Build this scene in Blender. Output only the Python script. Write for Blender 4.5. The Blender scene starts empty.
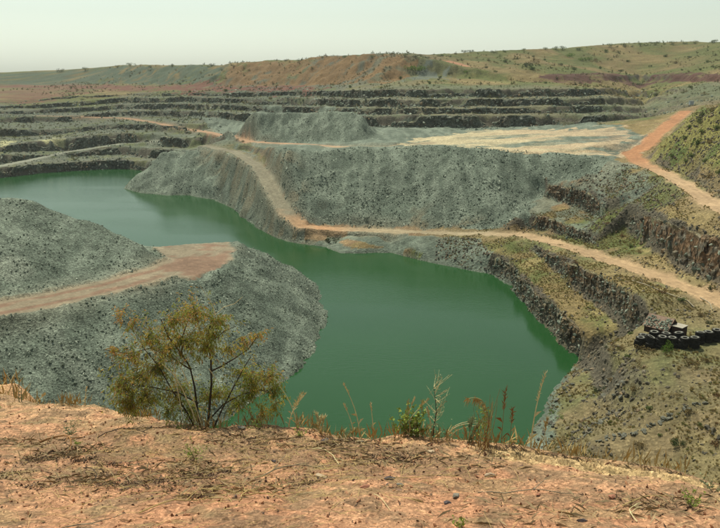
import bpy, bmesh, math, random
import numpy as np
import mathutils, mathutils.geometry
from mathutils import Vector, Matrix
random.seed(7); np.random.seed(7)
R = math.radians
scene = bpy.context.scene
COL = scene.collection

# ----------------------------------------------------------------- camera
cam_d = bpy.data.cameras.new('camera'); cam = bpy.data.objects.new('camera', cam_d); COL.objects.link(cam)
cam_d.sensor_width = 36.0; cam_d.lens = 36.9; cam_d.clip_start = 0.1; cam_d.clip_end = 12000
cam.location = (0, 0, 60.0); cam.rotation_euler = (R(90) - 0.25198, 0, 0)
scene.camera = cam
# ----------------------------------------------------------------- sky
SUN_EL, SUN_AZ = R(63), R(-28)          # azimuth from +Y towards +X: the sun stands high, ahead and a little to the left
world = bpy.data.worlds.new('World'); scene.world = world; world.use_nodes = True
wn = world.node_tree; wn.nodes.clear()
sky = wn.nodes.new('ShaderNodeTexSky'); sky.sky_type = 'NISHITA'; sky.sun_disc = False
sky.sun_elevation = SUN_EL; sky.sun_rotation = SUN_AZ; sky.altitude = 300
sky.air_density = 1.6; sky.dust_density = 1.2; sky.ozone_density = 0.6
hs = wn.nodes.new('ShaderNodeHueSaturation'); hs.inputs['Saturation'].default_value = 0.30
tint = wn.nodes.new('ShaderNodeMix'); tint.data_type = 'RGBA'; tint.blend_type = 'MULTIPLY'
tint.inputs[0].default_value = 1.0; tint.inputs[7].default_value = (0.89, 1.0, 0.93, 1)
bg = wn.nodes.new('ShaderNodeBackground'); bg.inputs['Strength'].default_value = 0.10
wo = wn.nodes.new('ShaderNodeOutputWorld')
wn.links.new(sky.outputs[0], hs.inputs['Color']); wn.links.new(hs.outputs[0], tint.inputs[6])
wn.links.new(tint.outputs[2], bg.inputs['Color']); wn.links.new(bg.outputs[0], wo.inputs['Surface'])
# ----------------------------------------------------------------- sun
sun_d = bpy.data.lights.new('sun', 'SUN'); sun_d.energy = 4.5; sun_d.angle = R(0.6); sun_d.color = (1.0, 0.97, 0.80)
sun = bpy.data.objects.new('sun', sun_d); COL.objects.link(sun)
sdir = Vector((math.sin(SUN_AZ) * math.cos(SUN_EL), math.cos(SUN_AZ) * math.cos(SUN_EL), math.sin(SUN_EL)))
sun.rotation_euler = sdir.to_track_quat('Z', 'Y').to_euler(); sun.location = (0, 0, 200)
# ----------------------------------------------------------------- exposure
vs_ = scene.view_settings; vs_.view_transform = 'Standard'; vs_.look = 'None'; vs_.gamma = 1.0
vs_.use_curve_mapping = False; vs_.exposure = 0.28
scene.cycles.volume_bounces = 0; scene.cycles.max_bounces = 5; scene.cycles.transparent_max_bounces = 6
scene.cycles.use_denoising = True

def tag(o, label=None, cat=None, group=None, kind=None):
    if label: o['label'] = label
    if cat: o['category'] = cat
    if group: o['group'] = group
    if kind: o['kind'] = kind
    return o
# surveyed break lines, roads, zones and spots (metres; x right, y away, z up, water at 0)
LINES = [('far0',[(-287.66,406.11,0.0),(-243.19,425.81,0.0),(-215.5,440.74,0.0),(-201.59,454.35,0.0),(-187.15,471.31,0.0),(-158.19,486.84,0.0),(-132.76,466.34,0.0),(-101.28,438.54,0.0)]),('far1',[(-288.94,409.31,5.11),(-244.28,429.17,5.36),(-216.51,444.38,5.83),(-202.45,457.75,5.44),(-187.86,474.46,5.05),(-158.83,490.29,5.53),(-133.36,470.01,5.88),(-101.82,442.69,6.64)]),('far2',[(-296.49,420.43,5.34),(-250.95,441.34,5.61),(-222.65,457.44,6.09),(-214.5,485.98,6.0),(-198.32,501.8,5.6),(-164.54,508.52,5.89),(-138.7,489.51,6.27),(-106.77,465.0,7.08)]),('far3',[(-297.55,423.08,9.57),(-251.97,444.47,10.62),(-223.6,460.87,11.58),(-214.88,487.51,8.45),(-198.58,502.98,7.49),(-165.17,511.93,11.35),(-139.3,493.18,12.14),(-107.25,468.67,12.96)]),('far4',[(-312.16,444.6,10.0),(-259.7,458.56,10.9),(-230.79,476.17,11.88),(-222.94,506.39,8.83),(-206.11,522.66,7.88),(-172.96,536.8,11.84),(-143.26,507.64,12.43),(-110.83,484.81,13.28)]),('far5',[(-313.15,447.06,13.93),(-260.52,461.09,14.95),(-231.37,478.23,15.19),(-223.9,510.19,14.91),(-207.33,528.04,16.49),(-173.82,541.47,19.32),(-143.98,512.06,19.5),(-111.34,488.64,19.41)]),('far6',[(-338.11,483.83,14.66),(-285.68,506.99,15.87),(-259.43,537.95,16.38),(-244.3,557.98,15.87),(-221.28,564.51,17.22),(-181.19,564.97,19.79),(-151.89,540.91,20.08),(-117.21,515.11,19.94)]),('far7',[(-339.49,487.27,20.17),(-286.78,510.4,21.32),(-260.32,541.13,21.49),(-244.97,560.62,20.1),(-221.68,566.29,20.07),(-181.6,567.2,23.36),(-152.34,543.69,24.52),(-117.58,517.96,24.5)]),('far8',[(-377.71,543.93,22.72),(-311.56,555.87,23.36),(-278.73,580.57,23.26),(-262.3,601.48,21.94),(-238.87,611.52,22.1),(-200.27,627.17,26.06),(-170.07,608.78,27.45),(-134.2,593.34,27.89),(-92.8,536.0,28.89),(-40.27,503.13,27.5),(2.97,445.0,29.5),(34.16,426.31,30.5),(80.47,430.41,30.5),(116.05,434.58,30.5),(146.45,438.83,30.5),(171.67,459.89,31.5),(187.25,415.57,44.0),(201.93,346.65,48.0)]),('far9',[(-378.74,546.52,26.85),(-312.34,558.29,27.23),(-279.43,583.1,27.3),(-263.02,604.33,26.51),(-239.47,614.18,26.36),(-200.68,629.4,29.63),(-170.42,610.95,30.92),(-134.51,595.68,31.65),(-93.06,538.55,32.96),(-40.44,506.72,33.24),(2.99,449.05,35.99),(34.35,430.37,36.99),(80.89,434.33,36.78),(116.66,438.54,36.84),(147.22,442.83,36.9),(172.91,464.12,34.88),(189.23,420.39,45.45),(203.37,349.35,48.81)]),('far10',[(-404.5,584.46,27.61),(-334.14,598.04,28.03),(-296.95,620.38,28.05),(-279.66,643.32,27.29),(-254.76,654.15,27.16),(-210.55,660.91,30.26),(-177.13,635.42,31.41),(-139.81,619.54,32.13),(-97.5,564.75,33.49),(-41.91,525.55,33.62),(3.07,461.35,36.24),(35.27,442.15,37.23),(83.06,446.22,37.02),(120.91,454.84,37.17),(154.06,463.78,37.32),(182.37,490.01,35.4),(195.07,433.64,46.11),(209.84,360.7,49.38)]),('far11',[(-404.87,585.38,29.09),(-334.52,599.22,29.92),(-297.36,621.85,30.4),(-280.11,645.1,30.14),(-255.29,656.48,30.89),(-210.99,663.27,34.03),(-177.54,637.93,35.44),(-140.13,621.99,36.05),(-97.75,567.21,37.43),(-42.03,528.05,37.61),(3.08,463.54,39.75),(35.37,444.26,40.59),(83.29,448.34,40.41),(121.27,457.18,40.92),(154.49,465.99,40.85),(183.47,493.79,38.43),(196.47,437.04,47.13),(211.36,363.55,50.23)]),('far12',[(-435.53,630.55,29.99),(-360.85,647.24,30.88),(-315.27,659.95,31.17),(-294.31,678.36,30.8),(-265.85,684.11,31.44),(-220.51,693.66,34.64),(-183.54,659.85,35.88),(-146.52,650.81,36.63),(-100.99,586.27,37.81),(-43.36,545.06,37.95),(3.17,478.17,40.04),(36.47,458.27,40.87),(85.88,462.49,40.69),(125.16,472.06,41.21),(161.23,486.65,41.26),(195.23,525.95,39.07),(202.92,451.7,47.86),(216.7,372.92,50.7)]),('far13',[(-435.73,631.04,30.79),(-361.02,647.76,31.7),(-315.48,660.73,32.42),(-294.65,679.7,32.95),(-266.34,686.28,34.91),(-220.97,696.13,38.6),(-183.97,662.47,40.06),(-146.86,653.39,40.76),(-101.22,588.6,41.53),(-43.5,548.09,42.8),(3.18,481.02,44.59),(36.6,461.0,45.23),(86.18,465.24,45.1),(125.56,474.69,45.41),(161.72,489.16,45.28),(196.42,530.04,42.34),(204.4,455.29,48.94),(217.89,375.15,51.37)]),('far14',[(-472.18,684.74,31.86),(-384.15,689.95,32.54),(-332.7,697.36,33.15),(-314.82,726.95,33.89),(-289.18,745.98,36.11),(-229.62,723.74,39.15),(-191.27,689.08,40.6),(-152.77,679.99,41.29),(-106.5,619.72,42.15),(-46.38,584.8,43.53),(3.35,506.13,45.09),(38.48,485.07,45.71),(90.62,489.54,45.58),(132.21,500.12,45.92),(172.7,522.8,45.95),(211.6,571.56,43.17),(211.59,471.61,49.75),(225.69,388.84,52.05)]),('far15',[(-472.39,685.28,32.73),(-384.33,690.49,33.42),(-332.85,697.91,34.03),(-315.11,728.11,35.74),(-289.45,747.16,38.0),(-229.83,724.89,40.99),(-191.44,690.18,42.34),(-152.94,681.34,43.45),(-106.67,621.44,44.9),(-46.47,586.89,46.87),(3.36,508.95,49.6),(38.62,488.16,50.65),(90.95,492.65,50.56),(132.63,502.9,50.37),(173.14,525.09,49.6),(212.9,576.04,46.75),(213.15,475.41,50.89),(227.36,391.98,52.99)]),('pl0',[(-627.04,913.98,40.73),(-501.46,904.97,40.92),(-426.79,898.57,41.06),(-382.69,887.04,41.3),(-331.93,858.65,41.9),(-250.59,791.39,43.32),(-206.57,745.57,44.28),(-160.12,714.0,45.41),(-111.68,651.24,46.69),(-47.56,600.95,47.72),(3.36,508.95,49.6),(42.96,544.37,55.15),(102.48,556.57,55.04),(149.45,568.15,54.93),(196.46,597.49,54.67),(250.02,678.91,53.95),(240.18,537.1,55.21),(252.58,436.46,56.11)]),('pl1',[(-725.29,1059.27,45.82),(-580.04,1048.83,45.96),(-493.66,1041.41,46.06),(-442.66,1028.06,46.24),(-383.93,995.15,46.68),(-297.63,942.11,48.59),(-245.34,887.56,49.25),(-175.18,782.59,49.52),(-143.09,739.17,49.82),(-131.08,721.27,49.88),(-110.04,696.21,49.97),(-79.77,672.91,50.3),(-51.11,646.79,50.93),(-20.07,609.69,52.23),(3.75,569.44,53.83),(25.72,558.67,54.45),(37.06,552.5,55.07),(46.11,585.47,59.26),(104.34,567.66,58.92),(152.15,579.47,58.89),(200.01,609.39,58.84),(254.54,692.43,58.68),(244.52,547.79,58.96),(257.15,445.16,59.15)]),('pl2',[(-766.79,1123.74,60.0),(-616.59,1119.13,61.42),(-527.66,1117.7,62.84),(-477.08,1113.11,64.95),(-417.27,1087.06,66.9),(-330.12,1051.49,72.65),(-272.92,993.62,72.59),(-196.44,883.63,71.75),(-162.8,846.92,71.37),(-149.12,826.28,70.88),(-118.77,757.37,71.98),(-86.65,737.15,73.43),(-56.19,717.49,74.96),(-21.99,674.35,75.5),(4.14,634.72,76.03),(28.21,618.32,75.92),(40.32,606.17,74.39),(52.57,671.91,76.54),(136.85,750.74,82.72),(205.85,791.15,86.41),(281.23,865.54,92.14),(365.07,1003.69,99.14),(360.33,816.36,93.87),(395.22,692.57,91.32)]),('behind',[(-858.8,1253.74,52.0),(-690.58,1249.13,53.42),(-590.97,1247.7,54.84),(-534.33,1243.11,56.95),(-467.34,1217.06,58.9),(-369.74,1181.49,64.65),(-305.67,1123.62,64.59),(-220.02,1013.63,63.75),(-144.88,891.02,62.6),(-62.93,847.49,66.96),(4.63,764.72,68.03),(58.87,801.91,68.54),(153.27,880.74,74.72),(230.55,921.15,78.41),(314.98,995.54,84.14),(408.88,1133.69,91.14),(403.57,946.36,85.87),(442.65,822.57,83.32)]),('plain',[(-3000.0,2600.0,44.0),(-1500.0,2600.0,44.0),(-500.0,2600.0,44.0),(0.0,2600.0,44.0),(500.0,2600.0,44.0),(1500.0,2600.0,44.0),(3000.0,2600.0,44.0)]),('toeP',[(-127.16,396.91,0.0),(-112.98,381.32,0.0),(-99.85,374.76,0.0),(-88.22,373.15,0.0),(-77.45,365.32,0.0),(-67.76,353.42,0.0),(-57.12,319.41,0.0),(-44.54,293.15,0.0),(-31.17,270.7,0.0),(-21.87,262.29,0.0),(-13.25,257.47,0.0),(-9.78,260.66,0.0),(-7.42,267.28,0.0),(-3.33,266.43,0.0),(2.18,261.47,0.0),(7.83,255.9,0.0),(11.77,248.32,0.0),(23.07,235.7,0.0),(31.94,227.93,0.0),(39.64,222.41,0.0)]),('crestP',[(-105.6,406.58,19.73),(-94.12,404.07,19.17),(-82.86,396.97,19.62),(-71.41,384.29,20.91),(-54.66,346.33,22.45),(-46.83,329.68,20.26),(-42.01,315.37,15.99),(-36.69,298.09,11.04),(-29.19,278.68,5.7),(-23.42,268.61,2.75),(-14.52,261.57,1.65)]),('toeM',[(-72.04,399.72,21.21),(-58.34,394.03,20.71),(-43.16,340.27,22.65),(-35.41,307.32,20.46),(-30.81,289.78,16.39),(-25.83,276.98,11.44),(-21.5,273.63,6.3),(-11.49,277.44,3.8),(1.88,272.63,4.2),(14.7,265.97,5.0),(28.53,257.93,6.3),(41.54,250.5,8.2)]),('roadlow',[(-9.07,261.68,2.0),(-2.91,262.14,3.2),(7.09,255.76,4.4),(17.36,250.45,5.2),(28.77,244.17,6.4),(39.44,237.03,7.8),(43.76,233.71,8.2)]),('crestM',[(-59.79,404.25,21.31),(-31.26,309.84,29.73),(-16.94,314.59,28.63),(-4.24,315.28,29.19),(10.43,310.2,30.31),(24.43,302.86,31.02),(39.43,293.1,31.36),(54.18,287.5,31.14),(69.45,286.43,30.48),(79.11,272.88,30.78),(85.31,261.18,30.98)]),('heapbase',[(-78.4,423.57,23.69),(-58.78,398.06,24.29),(-31.65,392.81,24.5),(-7.4,367.73,27.5),(2.95,366.64,29.3),(7.8,388.31,29.8),(7.81,417.64,30.0)]),('heapcrest',[(-69.68,428.85,35.11),(-59.14,423.74,38.73),(-41.89,420.19,38.63),(-33.49,420.01,39.46),(-18.88,406.33,41.19),(-5.21,392.62,41.57),(0.0,388.79,40.23)]),('L1_toe',[(39.95,222.41,0.0),(42.54,219.45,0.0),(44.25,209.39,0.0),(45.29,196.28,0.0),(45.88,182.1,0.0),(46.64,164.08,0.0),(47.25,154.39,0.0),(47.92,149.06,0.0)]),('L1_top',[(40.11,224.58,4.77),(42.73,221.85,5.28),(44.47,211.87,5.45),(45.51,198.72,5.38),(46.13,184.59,5.48),(46.95,166.82,6.03),(47.57,157.07,5.89),(48.21,151.29,4.9)]),('shoreR',[(47.92,149.06,0.0),(44.43,143.53,0.0),(39.32,135.88,0.0),(36.33,130.28,0.0),(33.35,123.42,0.0),(30.63,118.69,0.0),(27.7,112.51,0.0),(21.0,98.0,0.0),(14.0,84.0,-0.5),(4.0,70.0,-1.0),(-20.0,62.0,-1.0),(-60.0,58.0,-1.0),(-120.0,56.0,-1.0),(-260.0,60.0,-1.0)]),('L2_toe',[(52.36,221.22,7.5),(54.52,208.59,7.2),(55.55,194.89,7.0),(55.95,180.12,6.8),(57.47,163.56,6.6),(56.89,150.06,7.4),(56.71,141.23,9.0)]),('L2_top',[(52.41,221.74,8.64),(54.66,209.89,10.04),(55.78,196.85,11.31),(56.27,182.68,12.44),(57.88,166.48,13.03),(57.36,153.2,14.3),(57.16,144.01,15.12)]),('lowroad',[(45.61,244.18,8.3),(52.99,234.6,9.0),(61.21,212.64,10.6),(66.5,188.05,12.4),(70.47,171.26,13.3),(73.06,155.35,14.0),(74.35,145.64,14.4),(76.26,123.57,15.0),(77.19,106.06,15.0)]),('U2_toe',[(57.37,247.22,9.4),(62.54,241.94,9.8),(68.15,223.41,10.8),(70.17,213.12,11.4)]),('U2_top',[(57.59,249.55,14.52),(62.72,243.64,13.55),(68.3,224.59,13.4),(70.3,214.06,13.47)]),('U1_toe',[(66.64,269.38,16.5),(69.47,264.46,16.2),(72.35,255.01,16.0),(77.97,243.6,15.6),(78.48,231.6,15.2)]),('U1_top',[(66.89,271.75,21.71),(69.72,266.71,21.14),(72.64,257.48,21.43),(78.32,246.17,21.26),(78.79,233.77,19.99)]),('R_toe',[(80.51,217.39,15.2),(79.42,200.84,15.2),(77.53,185.41,15.2),(77.28,168.67,15.6),(79.02,155.94,16.0),(80.73,135.41,17.0)]),('R_top',[(80.92,220.07,21.11),(79.92,203.92,21.98),(78.17,189.15,23.41),(77.99,172.47,23.97),(79.78,159.65,24.16),(81.56,138.89,24.64)]),('redlow',[(93.57,265.25,29.1),(91.77,244.54,29.2),(91.51,221.44,29.1),(89.1,199.56,28.6),(85.4,174.0,27.8),(80.0,137.79,27.3)]),('redhi',[(106.79,296.93,29.4),(103.64,271.23,29.5),(102.03,242.95,29.4),(98.11,216.52,28.9),(92.69,186.38,28.1),(85.25,145.25,27.6)]),('redup',[(108.42,287.76,31.5),(125.69,316.07,35.0),(141.36,339.74,38.5),(159.46,368.12,42.0)]),('redup2',[(111.34,285.11,31.0),(127.22,308.28,34.8),(142.98,332.84,38.5),(158.83,357.89,42.5)]),('hill',[(115.63,282.68,35.77),(117.81,267.8,43.4),(117.99,247.39,50.8),(122.58,216.45,56.96)]),('hill2',[(117.81,267.8,43.4),(171.06,377.17,44.5)]),('hillback',[(190.0,300.0,46.0),(240.0,330.0,50.0)]),('plat',[(49.71,123.0,12.2),(54.99,120.94,13.0),(63.65,122.79,13.6),(73.68,118.79,14.2)]),('platb',[(58.68,139.48,13.0),(63.76,135.28,13.6),(68.13,132.37,14.0)]),('k1',[(47.57,137.08,8.2),(44.71,125.29,8.6),(44.58,116.18,7.6),(41.54,111.78,6.2),(36.17,106.74,5.0),(32.25,104.79,3.6)]),('k2',[(48.21,141.52,5.0),(45.73,134.41,3.6),(44.21,123.72,4.2),(40.45,118.36,3.6),(35.5,112.82,2.6),(32.29,110.53,1.6)]),('k3',[(48.79,120.28,11.4),(46.88,108.38,10.6),(53.22,107.04,12.4),(62.63,107.38,13.6)]),('stn',[(36.13,100.88,6.2),(42.03,101.1,8.4),(45.43,101.65,9.6),(51.56,102.29,12.4)]),('near_r',[(36.36,96.56,4.5),(41.29,94.73,6.5),(47.79,94.11,9.5),(54.53,91.79,13.0)]),('near_r2',[(37.33,87.44,5.0),(45.57,83.34,9.0),(53.82,77.32,14.0)]),('pad',[(-53.93,184.77,17.6),(-44.17,187.1,17.6),(-33.76,190.08,17.6),(-31.06,183.07,17.6),(-29.83,172.41,17.6),(-31.14,161.07,17.6),(-35.96,150.27,17.6),(-42.27,142.5,17.7),(-49.48,134.15,17.8),(-56.62,128.36,17.9),(-63.32,123.24,18.1),(-73.26,116.17,18.4),(-86.12,106.53,18.6)]),('padin',[(-47.02,171.0,17.7),(-49.81,161.71,17.9),(-56.1,153.62,18.0),(-61.52,145.48,18.1),(-68.9,135.11,18.3),(-79.9,127.69,18.5),(-94.02,117.32,18.7)]),('toeL',[(-14.59,211.58,0.3),(-10.42,193.47,0.0),(-8.45,179.66,0.0),(-9.02,165.45,0.0),(-10.1,155.62,0.0),(-12.48,145.7,0.0),(-15.34,138.35,0.0),(-26.0,114.0,-0.5),(-40.0,104.0,-0.7),(-62.0,92.0,-1.0),(-100.0,78.0,-1.0),(-200.0,70.0,-1.0)]),('ridge',[(-118.74,155.03,34.54),(-98.19,163.21,33.42),(-82.97,168.5,32.33),(-76.46,171.83,31.07),(-69.12,171.65,28.48),(-61.71,172.07,25.75),(-54.37,170.48,22.46)]),('far_toe',[(-114.74,206.84,-1.0),(-94.19,213.34,-1.0),(-78.97,216.99,-1.0),(-72.46,218.43,-1.0),(-65.12,214.36,-1.0),(-57.71,210.69,-1.0),(-50.37,204.16,-1.0),(-51.08,211.35,-1.0),(-39.3,213.69,-1.0),(-19.76,212.08,-1.0),(-14.59,211.58,0.3)]),('silh',[(-31.06,183.07,17.6),(-25.58,199.25,11.0),(-20.11,211.26,5.0),(-14.59,211.58,0.3)]),('floor',[(-60.0,330.0,-4.0),(-20.0,240.0,-4.0),(10.0,190.0,-4.0),(15.0,140.0,-4.0),(0.0,110.0,-4.0),(-10.0,90.0,-3.0)]),('floor2',[(-220.0,330.0,-4.0),(-160.0,400.0,-4.0),(-260.0,430.0,-4.0)]),('noseback',[(-127.16,396.91,0.0),(-125.16,436.91,-1.0),(-132.76,464.34,-0.5)]),('rim',[(-300.0,10.0,57.5),(-60.0,9.5,57.0),(-10.0,9.2,56.2),(0.0,8.6,56.2),(8.0,7.6,56.4),(14.0,8.0,56.8),(60.0,6.0,57.5),(300.0,8.0,58.0)]),('rimback',[(-300.0,-40.0,59.0),(-10.0,-2.0,58.6),(10.0,-2.0,58.6),(300.0,-40.0,59.0)]),('nearfoot',[(-300.0,50.0,3.0),(-60.0,50.0,3.0),(0.0,52.0,4.0),(20.0,58.0,6.0),(60.0,58.0,11.0),(120.0,50.0,16.0),(300.0,60.0,30.0)]),('east',[(150.0,150.0,30.0),(180.0,200.0,40.0),(300.0,200.0,52.0),(320.0,100.0,52.0)]),('west',[(-330.0,130.0,32.0),(-330.0,60.0,20.0)]),('out',[(-3000.0,-400.0,58.0),(0.0,-400.0,59.0),(3000.0,-400.0,60.0),(3000.0,700.0,62.0)]),('outw',[(-3000.0,700.0,44.0),(-420.0,300.0,40.0),(-420.0,120.0,40.0)])]
FACES = [('A',[(-287.66,406.11,0.0),(-243.19,425.81,0.0),(-215.5,440.74,0.0),(-201.59,454.35,0.0),(-187.15,471.31,0.0),(-158.19,486.84,0.0),(-132.76,466.34,0.0),(-101.28,438.54,0.0)],[(-288.94,409.31,5.11),(-244.28,429.17,5.36),(-216.51,444.38,5.83),(-202.45,457.75,5.44),(-187.86,474.46,5.05),(-158.83,490.29,5.53),(-133.36,470.01,5.88),(-101.82,442.69,6.64)]),('B',[(-296.49,420.43,5.34),(-250.95,441.34,5.61),(-222.65,457.44,6.09),(-214.5,485.98,6.0),(-198.32,501.8,5.6),(-164.54,508.52,5.89),(-138.7,489.51,6.27),(-106.77,465.0,7.08)],[(-297.55,423.08,9.57),(-251.97,444.47,10.62),(-223.6,460.87,11.58),(-214.88,487.51,8.45),(-198.58,502.98,7.49),(-165.17,511.93,11.35),(-139.3,493.18,12.14),(-107.25,468.67,12.96)]),('C',[(-312.16,444.6,10.0),(-259.7,458.56,10.9),(-230.79,476.17,11.88),(-222.94,506.39,8.83),(-206.11,522.66,7.88),(-172.96,536.8,11.84),(-143.26,507.64,12.43),(-110.83,484.81,13.28)],[(-313.15,447.06,13.93),(-260.52,461.09,14.95),(-231.37,478.23,15.19),(-223.9,510.19,14.91),(-207.33,528.04,16.49),(-173.82,541.47,19.32),(-143.98,512.06,19.5),(-111.34,488.64,19.41)]),('D',[(-338.11,483.83,14.66),(-285.68,506.99,15.87),(-259.43,537.95,16.38),(-244.3,557.98,15.87),(-221.28,564.51,17.22),(-181.19,564.97,19.79),(-151.89,540.91,20.08),(-117.21,515.11,19.94)],[(-339.49,487.27,20.17),(-286.78,510.4,21.32),(-260.32,541.13,21.49),(-244.97,560.62,20.1),(-221.68,566.29,20.07),(-181.6,567.2,23.36),(-152.34,543.69,24.52),(-117.58,517.96,24.5)]),('E',[(-377.71,543.93,22.72),(-311.56,555.87,23.36),(-278.73,580.57,23.26),(-262.3,601.48,21.94),(-238.87,611.52,22.1),(-200.27,627.17,26.06),(-170.07,608.78,27.45),(-134.2,593.34,27.89),(-92.8,536.0,28.89),(-40.27,503.13,27.5),(2.97,445.0,29.5),(34.16,426.31,30.5),(80.47,430.41,30.5),(116.05,434.58,30.5),(146.45,438.83,30.5)],[(-378.74,546.52,26.85),(-312.34,558.29,27.23),(-279.43,583.1,27.3),(-263.02,604.33,26.51),(-239.47,614.18,26.36),(-200.68,629.4,29.63),(-170.42,610.95,30.92),(-134.51,595.68,31.65),(-93.06,538.55,32.96),(-40.44,506.72,33.24),(2.99,449.05,35.99),(34.35,430.37,36.99),(80.89,434.33,36.78),(116.66,438.54,36.84),(147.22,442.83,36.9)]),('F',[(-404.5,584.46,27.61),(-334.14,598.04,28.03),(-296.95,620.38,28.05),(-279.66,643.32,27.29),(-254.76,654.15,27.16),(-210.55,660.91,30.26),(-177.13,635.42,31.41),(-139.81,619.54,32.13),(-97.5,564.75,33.49),(-41.91,525.55,33.62),(3.07,461.35,36.24),(35.27,442.15,37.23),(83.06,446.22,37.02),(120.91,454.84,37.17),(154.06,463.78,37.32)],[(-404.87,585.38,29.09),(-334.52,599.22,29.92),(-297.36,621.85,30.4),(-280.11,645.1,30.14),(-255.29,656.48,30.89),(-210.99,663.27,34.03),(-177.54,637.93,35.44),(-140.13,621.99,36.05),(-97.75,567.21,37.43),(-42.03,528.05,37.61),(3.08,463.54,39.75),(35.37,444.26,40.59),(83.29,448.34,40.41),(121.27,457.18,40.92),(154.49,465.99,40.85)]),('G',[(-435.53,630.55,29.99),(-360.85,647.24,30.88),(-315.27,659.95,31.17),(-294.31,678.36,30.8),(-265.85,684.11,31.44),(-220.51,693.66,34.64),(-183.54,659.85,35.88),(-146.52,650.81,36.63),(-100.99,586.27,37.81),(-43.36,545.06,37.95),(3.17,478.17,40.04),(36.47,458.27,40.87),(85.88,462.49,40.69),(125.16,472.06,41.21),(161.23,486.65,41.26)],[(-435.73,631.04,30.79),(-361.02,647.76,31.7),(-315.48,660.73,32.42),(-294.65,679.7,32.95),(-266.34,686.28,34.91),(-220.97,696.13,38.6),(-183.97,662.47,40.06),(-146.86,653.39,40.76),(-101.22,588.6,41.53),(-43.5,548.09,42.8),(3.18,481.02,44.59),(36.6,461.0,45.23),(86.18,465.24,45.1),(125.56,474.69,45.41),(161.72,489.16,45.28)]),('H',[(-472.18,684.74,31.86),(-384.15,689.95,32.54),(-332.7,697.36,33.15),(-314.82,726.95,33.89),(-289.18,745.98,36.11),(-229.62,723.74,39.15),(-191.27,689.08,40.6),(-152.77,679.99,41.29),(-106.5,619.72,42.15),(-46.38,584.8,43.53),(3.35,506.13,45.09),(38.48,485.07,45.71),(90.62,489.54,45.58),(132.21,500.12,45.92),(172.7,522.8,45.95)],[(-472.39,685.28,32.73),(-384.33,690.49,33.42),(-332.85,697.91,34.03),(-315.11,728.11,35.74),(-289.45,747.16,38.0),(-229.83,724.89,40.99),(-191.44,690.18,42.34),(-152.94,681.34,43.45),(-106.67,621.44,44.9),(-46.47,586.89,46.87),(3.36,508.95,49.6),(38.62,488.16,50.65),(90.95,492.65,50.56),(132.63,502.9,50.37),(173.14,525.09,49.6)]),('L1',[(39.95,222.41,0.0),(42.54,219.45,0.0),(44.25,209.39,0.0),(45.29,196.28,0.0),(45.88,182.1,0.0),(46.64,164.08,0.0),(47.25,154.39,0.0),(47.92,149.06,0.0)],[(40.11,224.58,4.77),(42.73,221.85,5.28),(44.47,211.87,5.45),(45.51,198.72,5.38),(46.13,184.59,5.48),(46.95,166.82,6.03),(47.57,157.07,5.89),(48.21,151.29,4.9)]),('L2',[(52.36,221.22,7.5),(54.52,208.59,7.2),(55.55,194.89,7.0),(55.95,180.12,6.8),(57.47,163.56,6.6),(56.89,150.06,7.4),(56.71,141.23,9.0)],[(52.41,221.74,8.64),(54.66,209.89,10.04),(55.78,196.85,11.31),(56.27,182.68,12.44),(57.88,166.48,13.03),(57.36,153.2,14.3),(57.16,144.01,15.12)]),('U2',[(57.37,247.22,9.4),(62.54,241.94,9.8),(68.15,223.41,10.8),(70.17,213.12,11.4)],[(57.59,249.55,14.52),(62.72,243.64,13.55),(68.3,224.59,13.4),(70.3,214.06,13.47)]),('U1',[(66.64,269.38,16.5),(69.47,264.46,16.2),(72.35,255.01,16.0),(77.97,243.6,15.6),(78.48,231.6,15.2)],[(66.89,271.75,21.71),(69.72,266.71,21.14),(72.64,257.48,21.43),(78.32,246.17,21.26),(78.79,233.77,19.99)]),('R',[(80.51,217.39,15.2),(79.42,200.84,15.2),(77.53,185.41,15.2),(77.28,168.67,15.6),(79.02,155.94,16.0),(80.73,135.41,17.0)],[(80.92,220.07,21.11),(79.92,203.92,21.98),(78.17,189.15,23.41),(77.99,172.47,23.97),(79.78,159.65,24.16),(81.56,138.89,24.64)])]
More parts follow.
